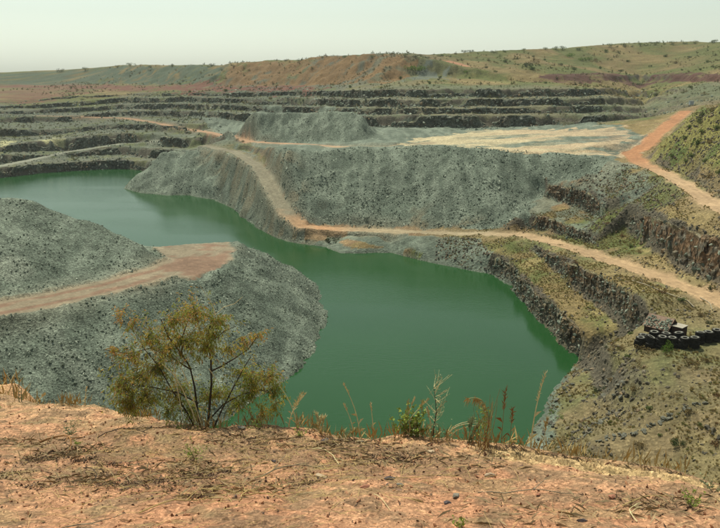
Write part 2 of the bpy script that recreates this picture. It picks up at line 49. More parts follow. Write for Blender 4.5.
ROADS = [('far_ramp',2.8,'tan',[(-262.3,616.0,26.67),(-230.1,617.5,26.16),(-195.3,611.2,25.54),(-159.5,569.8,24.72),(-130.3,527.2,23.51),(-114.3,517.8,22.34),(-96.8,491.5,22.43),(-60.3,408.8,24.05),(-29.9,371.5,26.2),(-9.0,335.0,28.12),(13.0,321.8,29.41),(31.5,335.5,29.93)]),('haul',2.9,'haul',[(-86.0,413.0,21.31),(-64.5,383.2,21.0),(-46.7,335.8,19.74),(-39.4,312.0,16.73),(-33.6,292.5,12.45),(-27.9,278.0,8.22),(-21.3,269.8,5.08),(-11.3,272.5,3.55),(1.9,270.0,3.59),(14.5,261.5,4.68),(27.9,251.5,6.22),(40.5,243.5,7.75),(53.0,234.8,9.19),(61.2,212.8,10.67),(66.5,188.0,12.1),(70.5,171.2,13.22),(73.0,155.2,14.0),(74.1,145.2,14.59),(76.2,123.5,15.1)]),('red',2.6,'red',[(162.5,375.2,42.14),(142.1,341.5,38.64),(125.8,316.2,35.32),(112.3,293.0,32.46),(103.6,284.5,30.46),(98.7,260.8,29.49),(96.7,232.0,29.07),(93.4,207.8,28.59),(88.9,180.0,27.81),(84.4,144.5,26.83)]),('mound',5.0,'mound',[(-90.3,112.2,18.46),(-76.5,121.8,18.36),(-65.9,128.8,18.2),(-58.2,137.0,18.02),(-49.8,147.2,17.88),(-43.4,158.8,17.77),(-39.2,170.2,17.69),(-38.5,178.5,17.64)]),('hilltrack',4.5,'orange',[(54.3,611.8,71.99),(63.6,640.5,71.6),(71.0,639.2,70.62),(76.4,628.8,69.01),(80.5,615.0,67.16),(83.0,598.2,65.31)]),('bench',2.6,'pale',[(-245.0,430.5,5.21),(-219.6,451.0,5.75),(-211.4,478.8,6.64),(-199.5,505.5,8.66),(-170.0,527.5,12.11),(-135.3,504.5,16.05),(-112.6,494.5,19.59)])]
ZONES = {'pad':[(-53.0,181.5),(-43.9,186.0),(-34.0,188.5),(-31.2,179.0),(-30.5,170.8),(-32.2,162.0),(-36.3,152.0),(-42.4,154.8),(-46.0,170.0)],'sand':[(14.5,308.0),(30.6,350.8),(55.1,392.2),(66.8,416.8),(102.7,384.2),(121.6,352.8),(123.1,328.5),(109.5,299.2),(97.6,278.2),(87.9,271.5),(69.8,287.8),(47.8,296.0)],'mainslope':[(-68.8,400.0),(-32.0,317.0),(-17.0,316.8),(-4.3,318.2),(10.5,312.8),(40.0,297.8),(69.8,287.8),(87.9,271.5),(93.7,266.8),(82.3,252.8),(68.2,271.2),(58.6,251.0),(56.8,246.0),(41.4,249.8),(14.7,266.0),(-11.5,277.2),(-21.5,273.8),(-25.9,278.2),(-30.9,290.8),(-35.4,307.5),(-43.0,339.0),(-57.9,391.2)],'nose':[(-126.8,395.8),(-112.6,380.0),(-99.5,373.5),(-87.9,371.8),(-77.1,363.8),(-67.4,351.2),(-59.0,329.8),(-45.3,298.2),(-31.2,270.8),(-21.8,262.0),(-13.2,257.0),(-23.4,268.8),(-29.2,278.5),(-36.7,298.0),(-42.1,315.8),(-47.0,330.8),(-55.0,348.8),(-72.0,387.2),(-109.7,471.2),(-125.6,483.8),(-133.2,469.0)],'heap':[(-78.2,422.2),(-60.1,407.2),(-31.6,391.8),(-7.4,367.0),(7.3,364.5),(5.9,444.0),(1.2,464.5),(-6.3,477.2),(-23.3,501.5),(-42.0,526.8),(-71.1,546.5),(-86.6,533.0),(-91.8,509.2)],'shore_bank':[(-7.3,261.2),(2.1,252.2),(11.8,248.2),(23.1,236.0),(39.6,222.2),(41.8,223.5),(39.5,237.5),(28.8,244.5),(17.4,251.0),(7.3,264.5),(-3.0,269.2)],'leftdump':[(-701.2,1044.0),(-490.7,1035.2),(-294.4,932.0),(-138.5,725.2),(-134.4,778.0),(-181.7,867.8),(-303.6,1022.0),(-426.6,1085.0),(-525.1,1112.0),(-751.8,1123.2)],'redplain':[(-636.0,945.8),(-451.0,950.2),(-322.0,872.0),(-191.8,726.8),(-113.7,638.2),(-46.5,587.0),(-21.7,547.5),(-50.7,641.8),(-158.5,752.5),(-323.0,943.5),(-486.3,1025.8),(-684.0,1018.0)],'redplain2':[(-334.6,701.5),(-292.0,688.5),(-304.4,767.8),(-271.0,789.8),(-360.6,911.8),(-431.1,907.8)],'brown_dump':[(-129.0,709.8),(-50.4,637.0),(18.2,554.0),(44.9,590.5),(41.1,605.8),(16.3,626.0),(-49.0,707.8),(-120.4,767.5),(-134.4,778.0)],'greydump':[(33.3,563.2),(67.3,556.0),(61.6,587.5),(42.8,594.8)],'redband':[(122.9,549.2),(146.1,555.0),(208.4,609.0),(241.0,610.5),(237.8,502.0),(248.2,438.8),(259.8,460.5),(253.0,535.8),(259.5,659.2),(210.3,641.2),(136.6,578.2)],'veghill':[(109.3,284.8),(104.0,252.5),(100.9,225.5),(95.1,193.5),(94.2,158.8),(233.4,412.0),(189.8,398.0),(169.8,374.2),(158.3,356.8),(115.6,280.0)],'rubble2':[(84.7,261.5),(94.4,263.5),(91.0,229.5),(85.9,213.0),(82.1,213.8),(81.9,230.0),(78.5,246.8),(67.6,271.5),(73.3,270.2)],'yellow_patch':[(-225.0,516.0),(-217.4,541.0),(-208.3,526.8),(-220.2,512.0)],'yellow_patch2':[(-247.7,512.8),(-239.2,513.8),(-228.6,490.2),(-231.6,478.5)]}
SPOTS = {'chute':[(-55.9,125.2,16.1),(-52.4,122.0,13.11),(-48.6,119.5,10.34),(-44.6,117.2,7.62)],'patch':[(-80.4,143.8,23.51),(-74.5,143.8,22.31),(-71.3,144.5,21.65)],'tyres':[(51.9,128.8,12.0),(58.8,123.8,13.26),(52.7,131.0,11.92),(63.2,126.5,13.57)],'shed':[(57.9,132.5,12.99),(61.7,131.2,13.45)],'bush_water':[(-10.9,261.8,0.51)],'post':[(181.2,412.8,42.77)],'pipe':[(62.8,164.0,13.3),(63.3,157.5,13.85),(64.5,152.0,14.26),(65.3,146.2,14.65),(67.0,144.0,14.29),(67.3,141.8,13.8)],'pipe2':[(71.3,148.0,14.34),(71.0,143.8,14.15),(69.9,139.5,14.08)],'pole':[(48.1,151.2,3.03)],'stoneline':[(36.3,101.5,6.06),(42.2,101.5,8.37),(45.6,102.0,9.7),(51.8,102.8,12.37)],'rockline':[(45.3,126.8,7.93),(44.6,116.2,7.65),(42.1,112.5,6.45),(36.7,107.5,5.01),(32.6,106.0,3.38)],'skytree':[(95.1,701.5,78.16),(102.0,705.0,78.25),(221.3,783.5,84.2),(224.4,783.5,84.21),(339.6,804.0,90.39),(358.6,784.2,90.6),(359.6,779.8,90.42),(9.8,626.5,73.49),(17.9,622.2,74.17),(25.7,615.0,74.02),(-33.8,680.8,72.55),(-12.8,655.8,74.11),(-55.4,706.8,71.63),(-162.6,839.2,68.52),(-268.5,976.5,68.68),(-304.3,1010.5,69.0),(-325.3,1026.2,67.84),(274.2,795.5,87.61),(281.2,795.0,87.54),(290.2,797.0,88.16),(296.3,796.8,88.14),(307.3,801.2,89.28),(316.5,801.0,89.28),(185.3,769.0,82.8),(198.3,777.0,83.54),(204.9,779.0,83.61),(55.2,631.0,73.16),(69.1,662.0,74.23),(78.4,667.2,74.34),(257.4,791.5,86.47),(265.3,793.5,87.02),(325.6,803.0,89.86),(349.2,802.2,90.82),(-422.8,1074.8,62.75),(-379.6,1053.0,64.02),(-225.8,917.2,68.16),(-203.0,886.2,68.44),(35.5,605.2,73.04),(43.3,603.2,72.76),(125.1,716.5,78.55),(137.4,727.2,79.29),(160.6,751.8,80.89)],'hillshrub':[(204.8,747.5,76.09),(216.2,739.0,73.1),(222.8,741.5,73.18),(226.6,734.5,71.2),(150.6,661.8,69.24),(135.0,598.5,62.29),(137.6,629.2,65.59),(38.6,589.0,62.72),(43.3,589.2,62.26),(47.9,589.2,62.7),(81.5,575.0,59.4),(81.8,565.5,56.42),(124.3,656.0,69.99),(132.4,640.5,67.3),(167.8,694.2,72.3),(247.9,773.5,81.53),(256.9,773.2,81.48),(258.2,737.0,71.26),(279.4,765.5,79.34),(272.6,718.0,66.43),(292.9,708.8,68.99),(311.8,723.8,74.65),(261.7,587.2,62.24),(99.8,604.5,64.63),(103.4,579.8,60.77),(170.6,651.8,66.62),(177.7,630.8,63.21),(217.8,692.8,64.4),(237.7,697.2,61.78),(299.7,753.0,76.2),(270.3,640.5,63.26),(301.3,662.5,70.08),(68.5,579.8,60.02),(59.7,567.5,57.12),(66.6,532.8,53.9),(83.4,528.0,53.27),(48.2,522.8,53.36),(105.1,525.0,52.64),(131.3,539.2,53.13),(147.0,531.2,51.88),(182.5,577.2,51.91),(231.2,626.8,50.44),(222.6,553.8,50.11),(217.9,501.0,51.06),(211.7,543.0,45.43),(201.3,483.2,45.85),(200.5,541.2,42.67),(182.1,508.8,39.77),(203.4,446.2,48.03),(30.4,578.0,57.07),(17.4,527.8,51.92),(-7.2,543.8,50.3),(-30.0,569.5,48.38),(-64.8,614.5,47.44),(-90.9,626.5,46.41),(-113.7,638.2,45.32),(-153.1,682.2,43.47),(-46.4,585.5,45.04),(-14.1,534.2,45.68),(6.7,506.0,48.09),(185.4,540.2,47.6),(151.5,512.2,48.27),(178.1,454.2,37.79),(172.9,464.0,34.93)],'roadshrub':[(114.8,253.5,45.69),(115.9,247.8,47.89),(112.1,254.2,42.24),(111.1,242.0,41.52),(112.6,236.8,43.56),(109.2,250.5,38.59),(107.9,238.0,37.22),(108.6,231.0,38.76),(106.7,251.0,35.21),(104.0,217.0,35.6),(102.9,221.2,33.72),(104.6,232.8,33.94),(99.7,205.2,32.77),(103.9,235.8,32.6),(104.8,249.0,32.75),(99.2,209.8,31.32),(106.6,260.5,34.28),(112.9,249.5,43.68)],'benchshrub':[(75.5,217.2,16.84),(73.7,217.0,15.99),(77.3,216.8,15.67),(77.0,212.0,14.0),(74.3,190.5,14.25),(74.3,183.5,14.36),(75.0,198.2,14.09),(75.3,174.8,14.79),(75.4,162.5,14.88),(75.8,158.2,14.95),(76.4,153.8,15.1),(61.8,206.5,11.02),(62.7,193.5,11.87),(59.7,214.8,10.29),(62.4,186.0,12.4),(63.8,161.8,13.45),(63.8,154.8,14.11),(63.5,149.0,14.47),(65.4,144.0,14.42),(66.3,141.2,13.72),(66.5,137.2,13.82),(66.5,133.0,13.85),(65.3,127.8,13.74),(57.3,151.2,10.72),(56.2,154.2,7.15),(50.6,128.8,11.41),(50.6,123.0,12.28),(48.0,123.8,10.9),(47.9,128.8,10.0),(47.4,133.5,8.59),(47.9,117.8,10.73),(48.6,113.0,11.18),(51.3,114.5,11.98),(55.1,115.0,12.84),(58.0,116.0,13.22),(60.4,117.2,13.4),(45.3,112.8,8.75),(45.4,106.5,9.83),(49.0,105.8,11.37),(49.4,101.5,11.31),(49.7,98.8,11.06),(51.8,99.8,12.23),(54.3,104.0,12.67),(44.4,99.5,8.77),(46.0,96.5,9.05),(47.8,94.0,9.54),(41.2,98.5,7.35),(44.5,123.8,5.96),(42.8,123.8,3.67),(45.0,122.8,7.95),(32.3,108.2,2.46),(34.9,104.5,4.88),(49.6,93.8,10.49),(52.5,135.5,10.88),(57.1,143.0,12.23),(56.2,187.5,10.89),(56.5,174.0,8.73),(56.9,168.8,7.9),(56.2,195.2,10.53),(54.9,209.8,9.63),(75.3,208.8,13.45),(67.8,163.2,13.51)],'greenweed':[(55.1,125.0,12.84)],'shoreweed':[(-19.4,263.5,1.29),(35.1,118.8,1.59),(34.6,122.0,0.74)]}
# ----------------------------------------------------------------- noise helpers
def _hash(ix, iy, iz, seed):
    h = (ix.astype(np.int64) * 374761393 + iy.astype(np.int64) * 668265263
         + iz.astype(np.int64) * 2147483647 + seed * 144665) & 0xFFFFFFFF
    h = ((h ^ (h >> 13)) * 1274126177) & 0xFFFFFFFF
    h = ((h ^ (h >> 16)) * 2246822519) & 0xFFFFFFFF
    return ((h ^ (h >> 15)) & 0xFFFF) / 65535.0

def vnoise(x, y, z=None, seed=0):
    """smooth value noise in -1..1"""
    x = np.asarray(x, float); y = np.asarray(y, float)
    z = np.zeros_like(x) if z is None else np.asarray(z, float)
    ix, iy, iz = np.floor(x), np.floor(y), np.floor(z)
    fx, fy, fz = x - ix, y - iy, z - iz
    fx, fy, fz = [f * f * (3 - 2 * f) for f in (fx, fy, fz)]
    out = 0
    for dz in (0, 1):
        if dz and not np.any(fz): break
        wz = fz if dz else 1 - fz
        for dy in (0, 1):
            wy = fy if dy else 1 - fy
            for dx in (0, 1):
                wx = fx if dx else 1 - fx
                out = out + _hash(ix + dx, iy + dy, iz + dz, seed) * wx * wy * wz
    return out * 2 - 1

def fbm(x, y, z=None, oct=4, seed=0, gain=.5):
    a, s, out = 1.0, 1.0, 0
    for o in range(oct):
        out = out + a * vnoise(np.asarray(x) * s + 17.3 * o, np.asarray(y) * s - 9.1 * o,
                               None if z is None else np.asarray(z) * s, seed + o)
        a *= gain; s *= 2.03
    return out

# ----------------------------------------------------------------- height field from survey lines
def build_tin():
    vs, zs, es = [], [], []
    idx = {}
    for name, pts in LINES:
        prev = None
        for p in pts:
            key = (round(p[0], 1), round(p[1], 1))
            if key not in idx:
                idx[key] = len(vs); vs.append(mathutils.Vector((p[0], p[1]))); zs.append(p[2])
            i = idx[key]
            if prev is not None and prev != i: es.append((prev, i))
            prev = i
    ov, oe, of, origv, _, _ = mathutils.geometry.delaunay_2d_cdt(vs, es, [], 0, 1e-4)
    V = np.array([(v.x, v.y) for v in ov]); Z = np.zeros(len(V)); n_new = 0
    A = np.array([vs[a] for a, b in es]); B = np.array([vs[b] for a, b in es])
    zA = np.array([zs[a] for a, b in es]); zB = np.array([zs[b] for a, b in es])
    for i, o in enumerate(origv):
        if o: Z[i] = zs[o[0]]; continue
        n_new += 1
        d = B - A; t = np.clip(((V[i] - A) * d).sum(1) / (d * d).sum(1), 0, 1)
        dist = np.hypot(*(A + d * t[:, None] - V[i]).T)
        near = dist < 0.02
        Z[i] = (zA + (zB - zA) * t)[near].mean() if near.any() else (zA + (zB - zA) * t)[dist.argmin()]
    return V, Z, of, n_new

class Raster:
    def __init__(s, x0, x1, y0, y1, st):
        s.x0, s.y0, s.st = x0, y0, st
        s.nx, s.ny = int((x1 - x0) / st) + 1, int((y1 - y0) / st) + 1
        s.z = np.full((s.ny, s.nx), 45.0)
    def fill(s, V, Z, faces):
        for f in faces:
            for k in range(1, len(f) - 1):
                a, b, c = f[0], f[k], f[k + 1]
                P = V[[a, b, c]]
                i0 = max(0, int(math.floor((P[:, 0].min() - s.x0) / s.st))); i1 = min(s.nx - 1, int(math.ceil((P[:, 0].max() - s.x0) / s.st)))
                j0 = max(0, int(math.floor((P[:, 1].min() - s.y0) / s.st))); j1 = min(s.ny - 1, int(math.ceil((P[:, 1].max() - s.y0) / s.st)))
                if i1 < i0 or j1 < j0: continue
                gx, gy = np.meshgrid(s.x0 + np.arange(i0, i1 + 1) * s.st, s.y0 + np.arange(j0, j1 + 1) * s.st)
                (ax, ay), (bx_, by_), (cx_, cy_) = P
                den = (by_ - cy_) * (ax - cx_) + (cx_ - bx_) * (ay - cy_)
                if abs(den) < 1e-9: continue
                l1 = ((by_ - cy_) * (gx - cx_) + (cx_ - bx_) * (gy - cy_)) / den
                l2 = ((cy_ - ay) * (gx - cx_) + (ax - cx_) * (gy - cy_)) / den
                l3 = 1 - l1 - l2
                m = (l1 > -1e-6) & (l2 > -1e-6) & (l3 > -1e-6)
                blk = s.z[j0:j1 + 1, i0:i1 + 1]
                blk[m] = (l1 * Z[a] + l2 * Z[b] + l3 * Z[c])[m]
    def blur(s, n):
        for _ in range(n):
            p = np.pad(s.z, 1, mode='edge')
            s.z = (p[1:-1, 1:-1] * 4 + p[:-2, 1:-1] + p[2:, 1:-1] + p[1:-1, :-2] + p[1:-1, 2:]) / 8
    def inside(s, x, y):
        return (x >= s.x0) & (x < s.x0 + (s.nx - 1) * s.st) & (y >= s.y0) & (y < s.y0 + (s.ny - 1) * s.st)
    def sample(s, x, y):
        u = np.clip((x - s.x0) / s.st, 0, s.nx - 1.001); v = np.clip((y - s.y0) / s.st, 0, s.ny - 1.001)
        i, j = u.astype(int), v.astype(int); fu, fv = u - i, v - j
        z = s.z
        return (z[j, i] * (1 - fu) + z[j, i + 1] * fu) * (1 - fv) + (z[j + 1, i] * (1 - fu) + z[j + 1, i + 1] * fu) * fv

def make_rasters():
    V, Z, F_, n_new = build_tin()
    fine = Raster(-330, 300, -30, 720, 0.75); fine.fill(V, Z, F_); fine.blur(2)
    coarse = Raster(-3000, 3000, -400, 2600, 9.0); coarse.fill(V, Z, F_); coarse.blur(2)
    return fine, coarse, n_new

def tin_h(x, y):
    x = np.asarray(x, float); y = np.asarray(y, float)
    zc = COARSE.sample(x, y)
    m = FINE.inside(x, y)
    # soft hand-over between the two rasters
    w = np.clip(np.minimum.reduce([x + 330, 300 - x, y + 30, 720 - y]) / 25.0, 0, 1)
    return np.where(m, FINE.sample(x, y) * w + zc * (1 - w), zc)

def dist_poly(x, y, pts):
    """distance to a polyline and interpolated z along it"""
    best = np.full(x.shape, 1e9); bz = np.zeros(x.shape)
    for a, b in zip(pts[:-1], pts[1:]):
        dx, dy = b[0] - a[0], b[1] - a[1]
        L2 = dx * dx + dy * dy
        t = np.clip(((x - a[0]) * dx + (y - a[1]) * dy) / L2, 0, 1)
        d = np.hypot(x - a[0] - dx * t, y - a[1] - dy * t)
        m = d < best
        best = np.where(m, d, best); bz = np.where(m, a[2] + (b[2] - a[2]) * t, bz)
    return best, bz

def in_poly(x, y, poly):
    r = np.zeros(np.shape(x), bool)
    n = len(poly); j = n - 1
    for i in range(n):
        xi, yi = poly[i][:2]; xj, yj = poly[j][:2]
        if yi != yj:
            c = ((yi > y) != (yj > y)) & (x < (xj - xi) * (y - yi) / (yj - yi) + xi)
            r ^= c
        j = i
    return r

def smooth(e0, e1, v):
    t = np.clip((v - e0) / (e1 - e0), 0, 1); return t * t * (3 - 2 * t)
# ----------------------------------------------------------------- materials
def mat_new(name):
    m = bpy.data.materials.new(name); m.use_nodes = True
    nt = m.node_tree; b = nt.nodes['Principled BSDF']
    b.inputs['Roughness'].default_value = 0.9; b.inputs['Specular IOR Level'].default_value = 0.15
    return m, nt, b

def nd(nt, t, **kw):
    n = nt.nodes.new(t)
    for k, v in kw.items():
        if hasattr(n, k): setattr(n, k, v)
        else: n.inputs[k].default_value = v
    return n

def mix(nt, a, b, f, mode='MIX'):
    m = nt.nodes.new('ShaderNodeMix'); m.data_type = 'RGBA'; m.blend_type = mode
    for s, v in ((0, f), (6, a), (7, b)):
        if hasattr(v, 'links'): nt.links.new(v, m.inputs[s])
        else: m.inputs[s].default_value = v if not isinstance(v, tuple) or len(v) == 4 else (*v, 1)
    return m.outputs[2]

def ramp(nt, src, stops):
    r = nt.nodes.new('ShaderNodeValToRGB'); e = r.color_ramp.elements
    while len(e) < len(stops): e.new(0.5)
    for el, (p, c) in zip(e, stops): el.position = p; el.color = (*c, 1) if len(c) == 3 else c
    nt.links.new(src, r.inputs[0]); return r.outputs[0]

def terrain_material(name, cell=1.6, contrast=.5, bump=.25, fine=9.0):
    """colour comes from the soil map stored on the mesh; stones and grain are added here"""
    m, nt, b = mat_new(name); L = nt.links
    at_ = nd(nt, 'ShaderNodeAttribute', attribute_name='soil')
    geo = nd(nt, 'ShaderNodeTexCoord')
    v1 = nd(nt, 'ShaderNodeTexVoronoi', Scale=cell); L.new(geo.outputs['Object'], v1.inputs['Vector'])
    v2 = nd(nt, 'ShaderNodeTexVoronoi', Scale=cell * 2.7); L.new(geo.outputs['Object'], v2.inputs['Vector'])
    n1 = nd(nt, 'ShaderNodeTexNoise', Scale=0.06, Detail=6.0, Roughness=.62); L.new(geo.outputs['Object'], n1.inputs['Vector'])
    n2 = nd(nt, 'ShaderNodeTexNoise', Scale=fine, Detail=4.0); L.new(geo.outputs['Object'], n2.inputs['Vector'])
    c1 = ramp(nt, v1.outputs['Color'], [(0, (1 - contrast,) * 3), (1, (1 + contrast,) * 3)])
    sep = nd(nt, 'ShaderNodeSeparateColor'); L.new(v1.outputs['Color'], sep.inputs[0])
    sep2 = nd(nt, 'ShaderNodeSeparateColor'); L.new(v2.outputs['Color'], sep2.inputs[0])
    def mr(src, lo, hi):
        q = nd(nt, 'ShaderNodeMapRange'); q.inputs['To Min'].default_value = lo; q.inputs['To Max'].default_value = hi
        L.new(src, q.inputs['Value']); return q.outputs[0]
    f1 = mr(sep.outputs[0], 1 - contrast, 1 + contrast); f2 = mr(sep2.outputs[1], 1 - contrast * .6, 1 + contrast * .6)
    hi = nd(nt, 'ShaderNodeMapRange'); hi.inputs['From Min'].default_value = .82; hi.inputs['From Max'].default_value = .9; hi.inputs['To Min'].default_value = 1; hi.inputs['To Max'].default_value = 1 + contrast * 1.6; L.new(sep2.outputs[2], hi.inputs['Value'])
    f2m = nd(nt, 'ShaderNodeMath', operation='MULTIPLY'); L.new(f2, f2m.inputs[0]); L.new(hi.outputs[0], f2m.inputs[1]); f2 = f2m.outputs[0]
    f3 = mr(n1.outputs[0], .55, 1.45); f4 = mr(n2.outputs[0], .75, 1.25)
    p1 = nd(nt, 'ShaderNodeMath', operation='MULTIPLY'); L.new(f1, p1.inputs[0]); L.new(f2, p1.inputs[1])
    p2 = nd(nt, 'ShaderNodeMath', operation='MULTIPLY'); L.new(f3, p2.inputs[0]); L.new(f4, p2.inputs[1])
    p3 = nd(nt, 'ShaderNodeMath', operation='MULTIPLY'); L.new(p1.outputs[0], p3.inputs[0]); L.new(p2.outputs[0], p3.inputs[1])
    vm = nd(nt, 'ShaderNodeVectorMath', operation='SCALE'); L.new(at_.outputs['Color'], vm.inputs[0]); L.new(p3.outputs[0], vm.inputs['Scale'])
    L.new(vm.outputs[0], b.inputs['Base Color'])
    hsum = nd(nt, 'ShaderNodeMath', operation='ADD'); L.new(v1.outputs['Distance'], hsum.inputs[0]); L.new(n2.outputs[0], hsum.inputs[1])
    bp = nd(nt, 'ShaderNodeBump', Distance=bump); bp.inputs['Strength'].default_value = 0.8
    L.new(hsum.outputs[0], bp.inputs['Height']); L.new(bp.outputs[0], b.inputs['Normal'])
    return m

# ----------------------------------------------------------------- the ground sheet
FINE, COARSE, _ = make_rasters()

def spaced(segs):
    out = []
    for a, b, s in segs:
        n = max(1, int(round((b - a) / s))); out.append(np.linspace(a, b, n, endpoint=False))
    return np.append(np.concatenate(out), segs[-1][1])

XS = spaced([(-2900, -900, 130), (-900, -340, 22), (-340, -110, 1.5), (-110, 115, .75), (115, 260, 1.4), (260, 700, 14), (700, 2900, 130)])
YS = spaced([(-380, -30, 35), (-30, 84, 3), (84, 300, .65), (300, 540, 1.1), (540, 760, 2.0), (760, 1200, 5), (1200, 2500, 65)])
GX, GY = np.meshgrid(XS, YS)

def ground_height(x, y, full=True):
    """final height of the ground, and helper fields"""
    x = np.asarray(x, float); y = np.asarray(y, float)
    rd = {}
    for name, hw, kind, pts in ROADS:
        rd[name] = dist_poly(x, y, pts)
    pad = in_poly(x, y, ZONES['pad'])
    roadness = np.zeros(x.shape)
    for name, hw, kind, pts in ROADS:
        roadness = np.maximum(roadness, 1 - smooth(hw + .5, hw + 5, rd[name][0]))
    roadness = np.maximum(roadness, pad * 1.0)
    wa = (1 - roadness) * (1 + 1.2 * smooth(300, 500, y))
    wx = fbm(x / 9, y / 9, oct=3, seed=11) * 1.3 * wa; wy = fbm(x / 9, y / 9, oct=3, seed=23) * 1.3 * wa
    z = tin_h(x + wx, y + wy)
    slope = np.hypot(tin_h(x + .8, y) - tin_h(x - .8, y), tin_h(x, y + .8) - tin_h(x, y - .8)) / 1.6
    for name, hw, kind, pts in ROADS:
        d, zz = rd[name]; w = 1 - smooth(hw, hw + 3.0, d); z = z * (1 - w) + zz * w
    # roughness of the ground
    amp = (1 - roadness * .92) * np.where(z > -.5, 1, 0.2)
    z = z + amp * (fbm(x / 22, y / 22, oct=3, seed=3) * .7 + fbm(x / 3.1, y / 3.1, oct=4, seed=5) * (.22 + .25 * smooth(.15, .7, slope)))
    z = np.where(tin_h(x, y) < .02, np.minimum(z, -.35), z)
    # low windrow of stones along the road edges
    for name, hw, kind, pts in ROADS:
        if kind in ('mound', 'haul', 'red'):
            d = rd[name][0]; z = z + np.exp(-((d - hw - 1.0) / .55) ** 2) * .45 * (1 + fbm(x / 2, y / 2, oct=2, seed=71)) * (1 - pad)
    return z, dict(rd=rd, pad=pad, slope=slope, roadness=roadness)

GZ, FLD = ground_height(GX, GY)
# keep the sheet below the hand-built soil bank near the viewpoint
nb = (np.abs(GX) < 16) & (GY > -8) & (GY < 14)
GZ = np.where(nb, np.minimum(GZ, 58.2 - .27 * GY - 1.2 - .25 * np.maximum(GY - 7, 0)), GZ)

def lerp(c, c2, t):
    t = np.asarray(t)[..., None]; return c * (1 - t) + np.asarray(c2) * t

GRAVEL, GRAVEL2 = (.084, .101, .077), (.130, .150, .116)
DRY, OLIVE, STRAW = (.150, .110, .048), (.080, .090, .028), (.21, .158, .070)
REDS, ORANGE, PINK, SAND, PALE = (.165, .090, .062), (.36, .20, .105), (.25, .150, .100), (.38, .31, .19), (.175, .175, .135)

ZNX = fbm(GX / 6, GY / 6, oct=3, seed=401); ZNY = fbm(GX / 6, GY / 6, oct=3, seed=407)
def zone(name, blur=2.0):
    return in_poly(GX + ZNX * blur, GY + ZNY * blur, ZONES[name]) * 1.0

def hash_name(n): return sum(ord(c) * (i + 3) for i, c in enumerate(n)) % 977

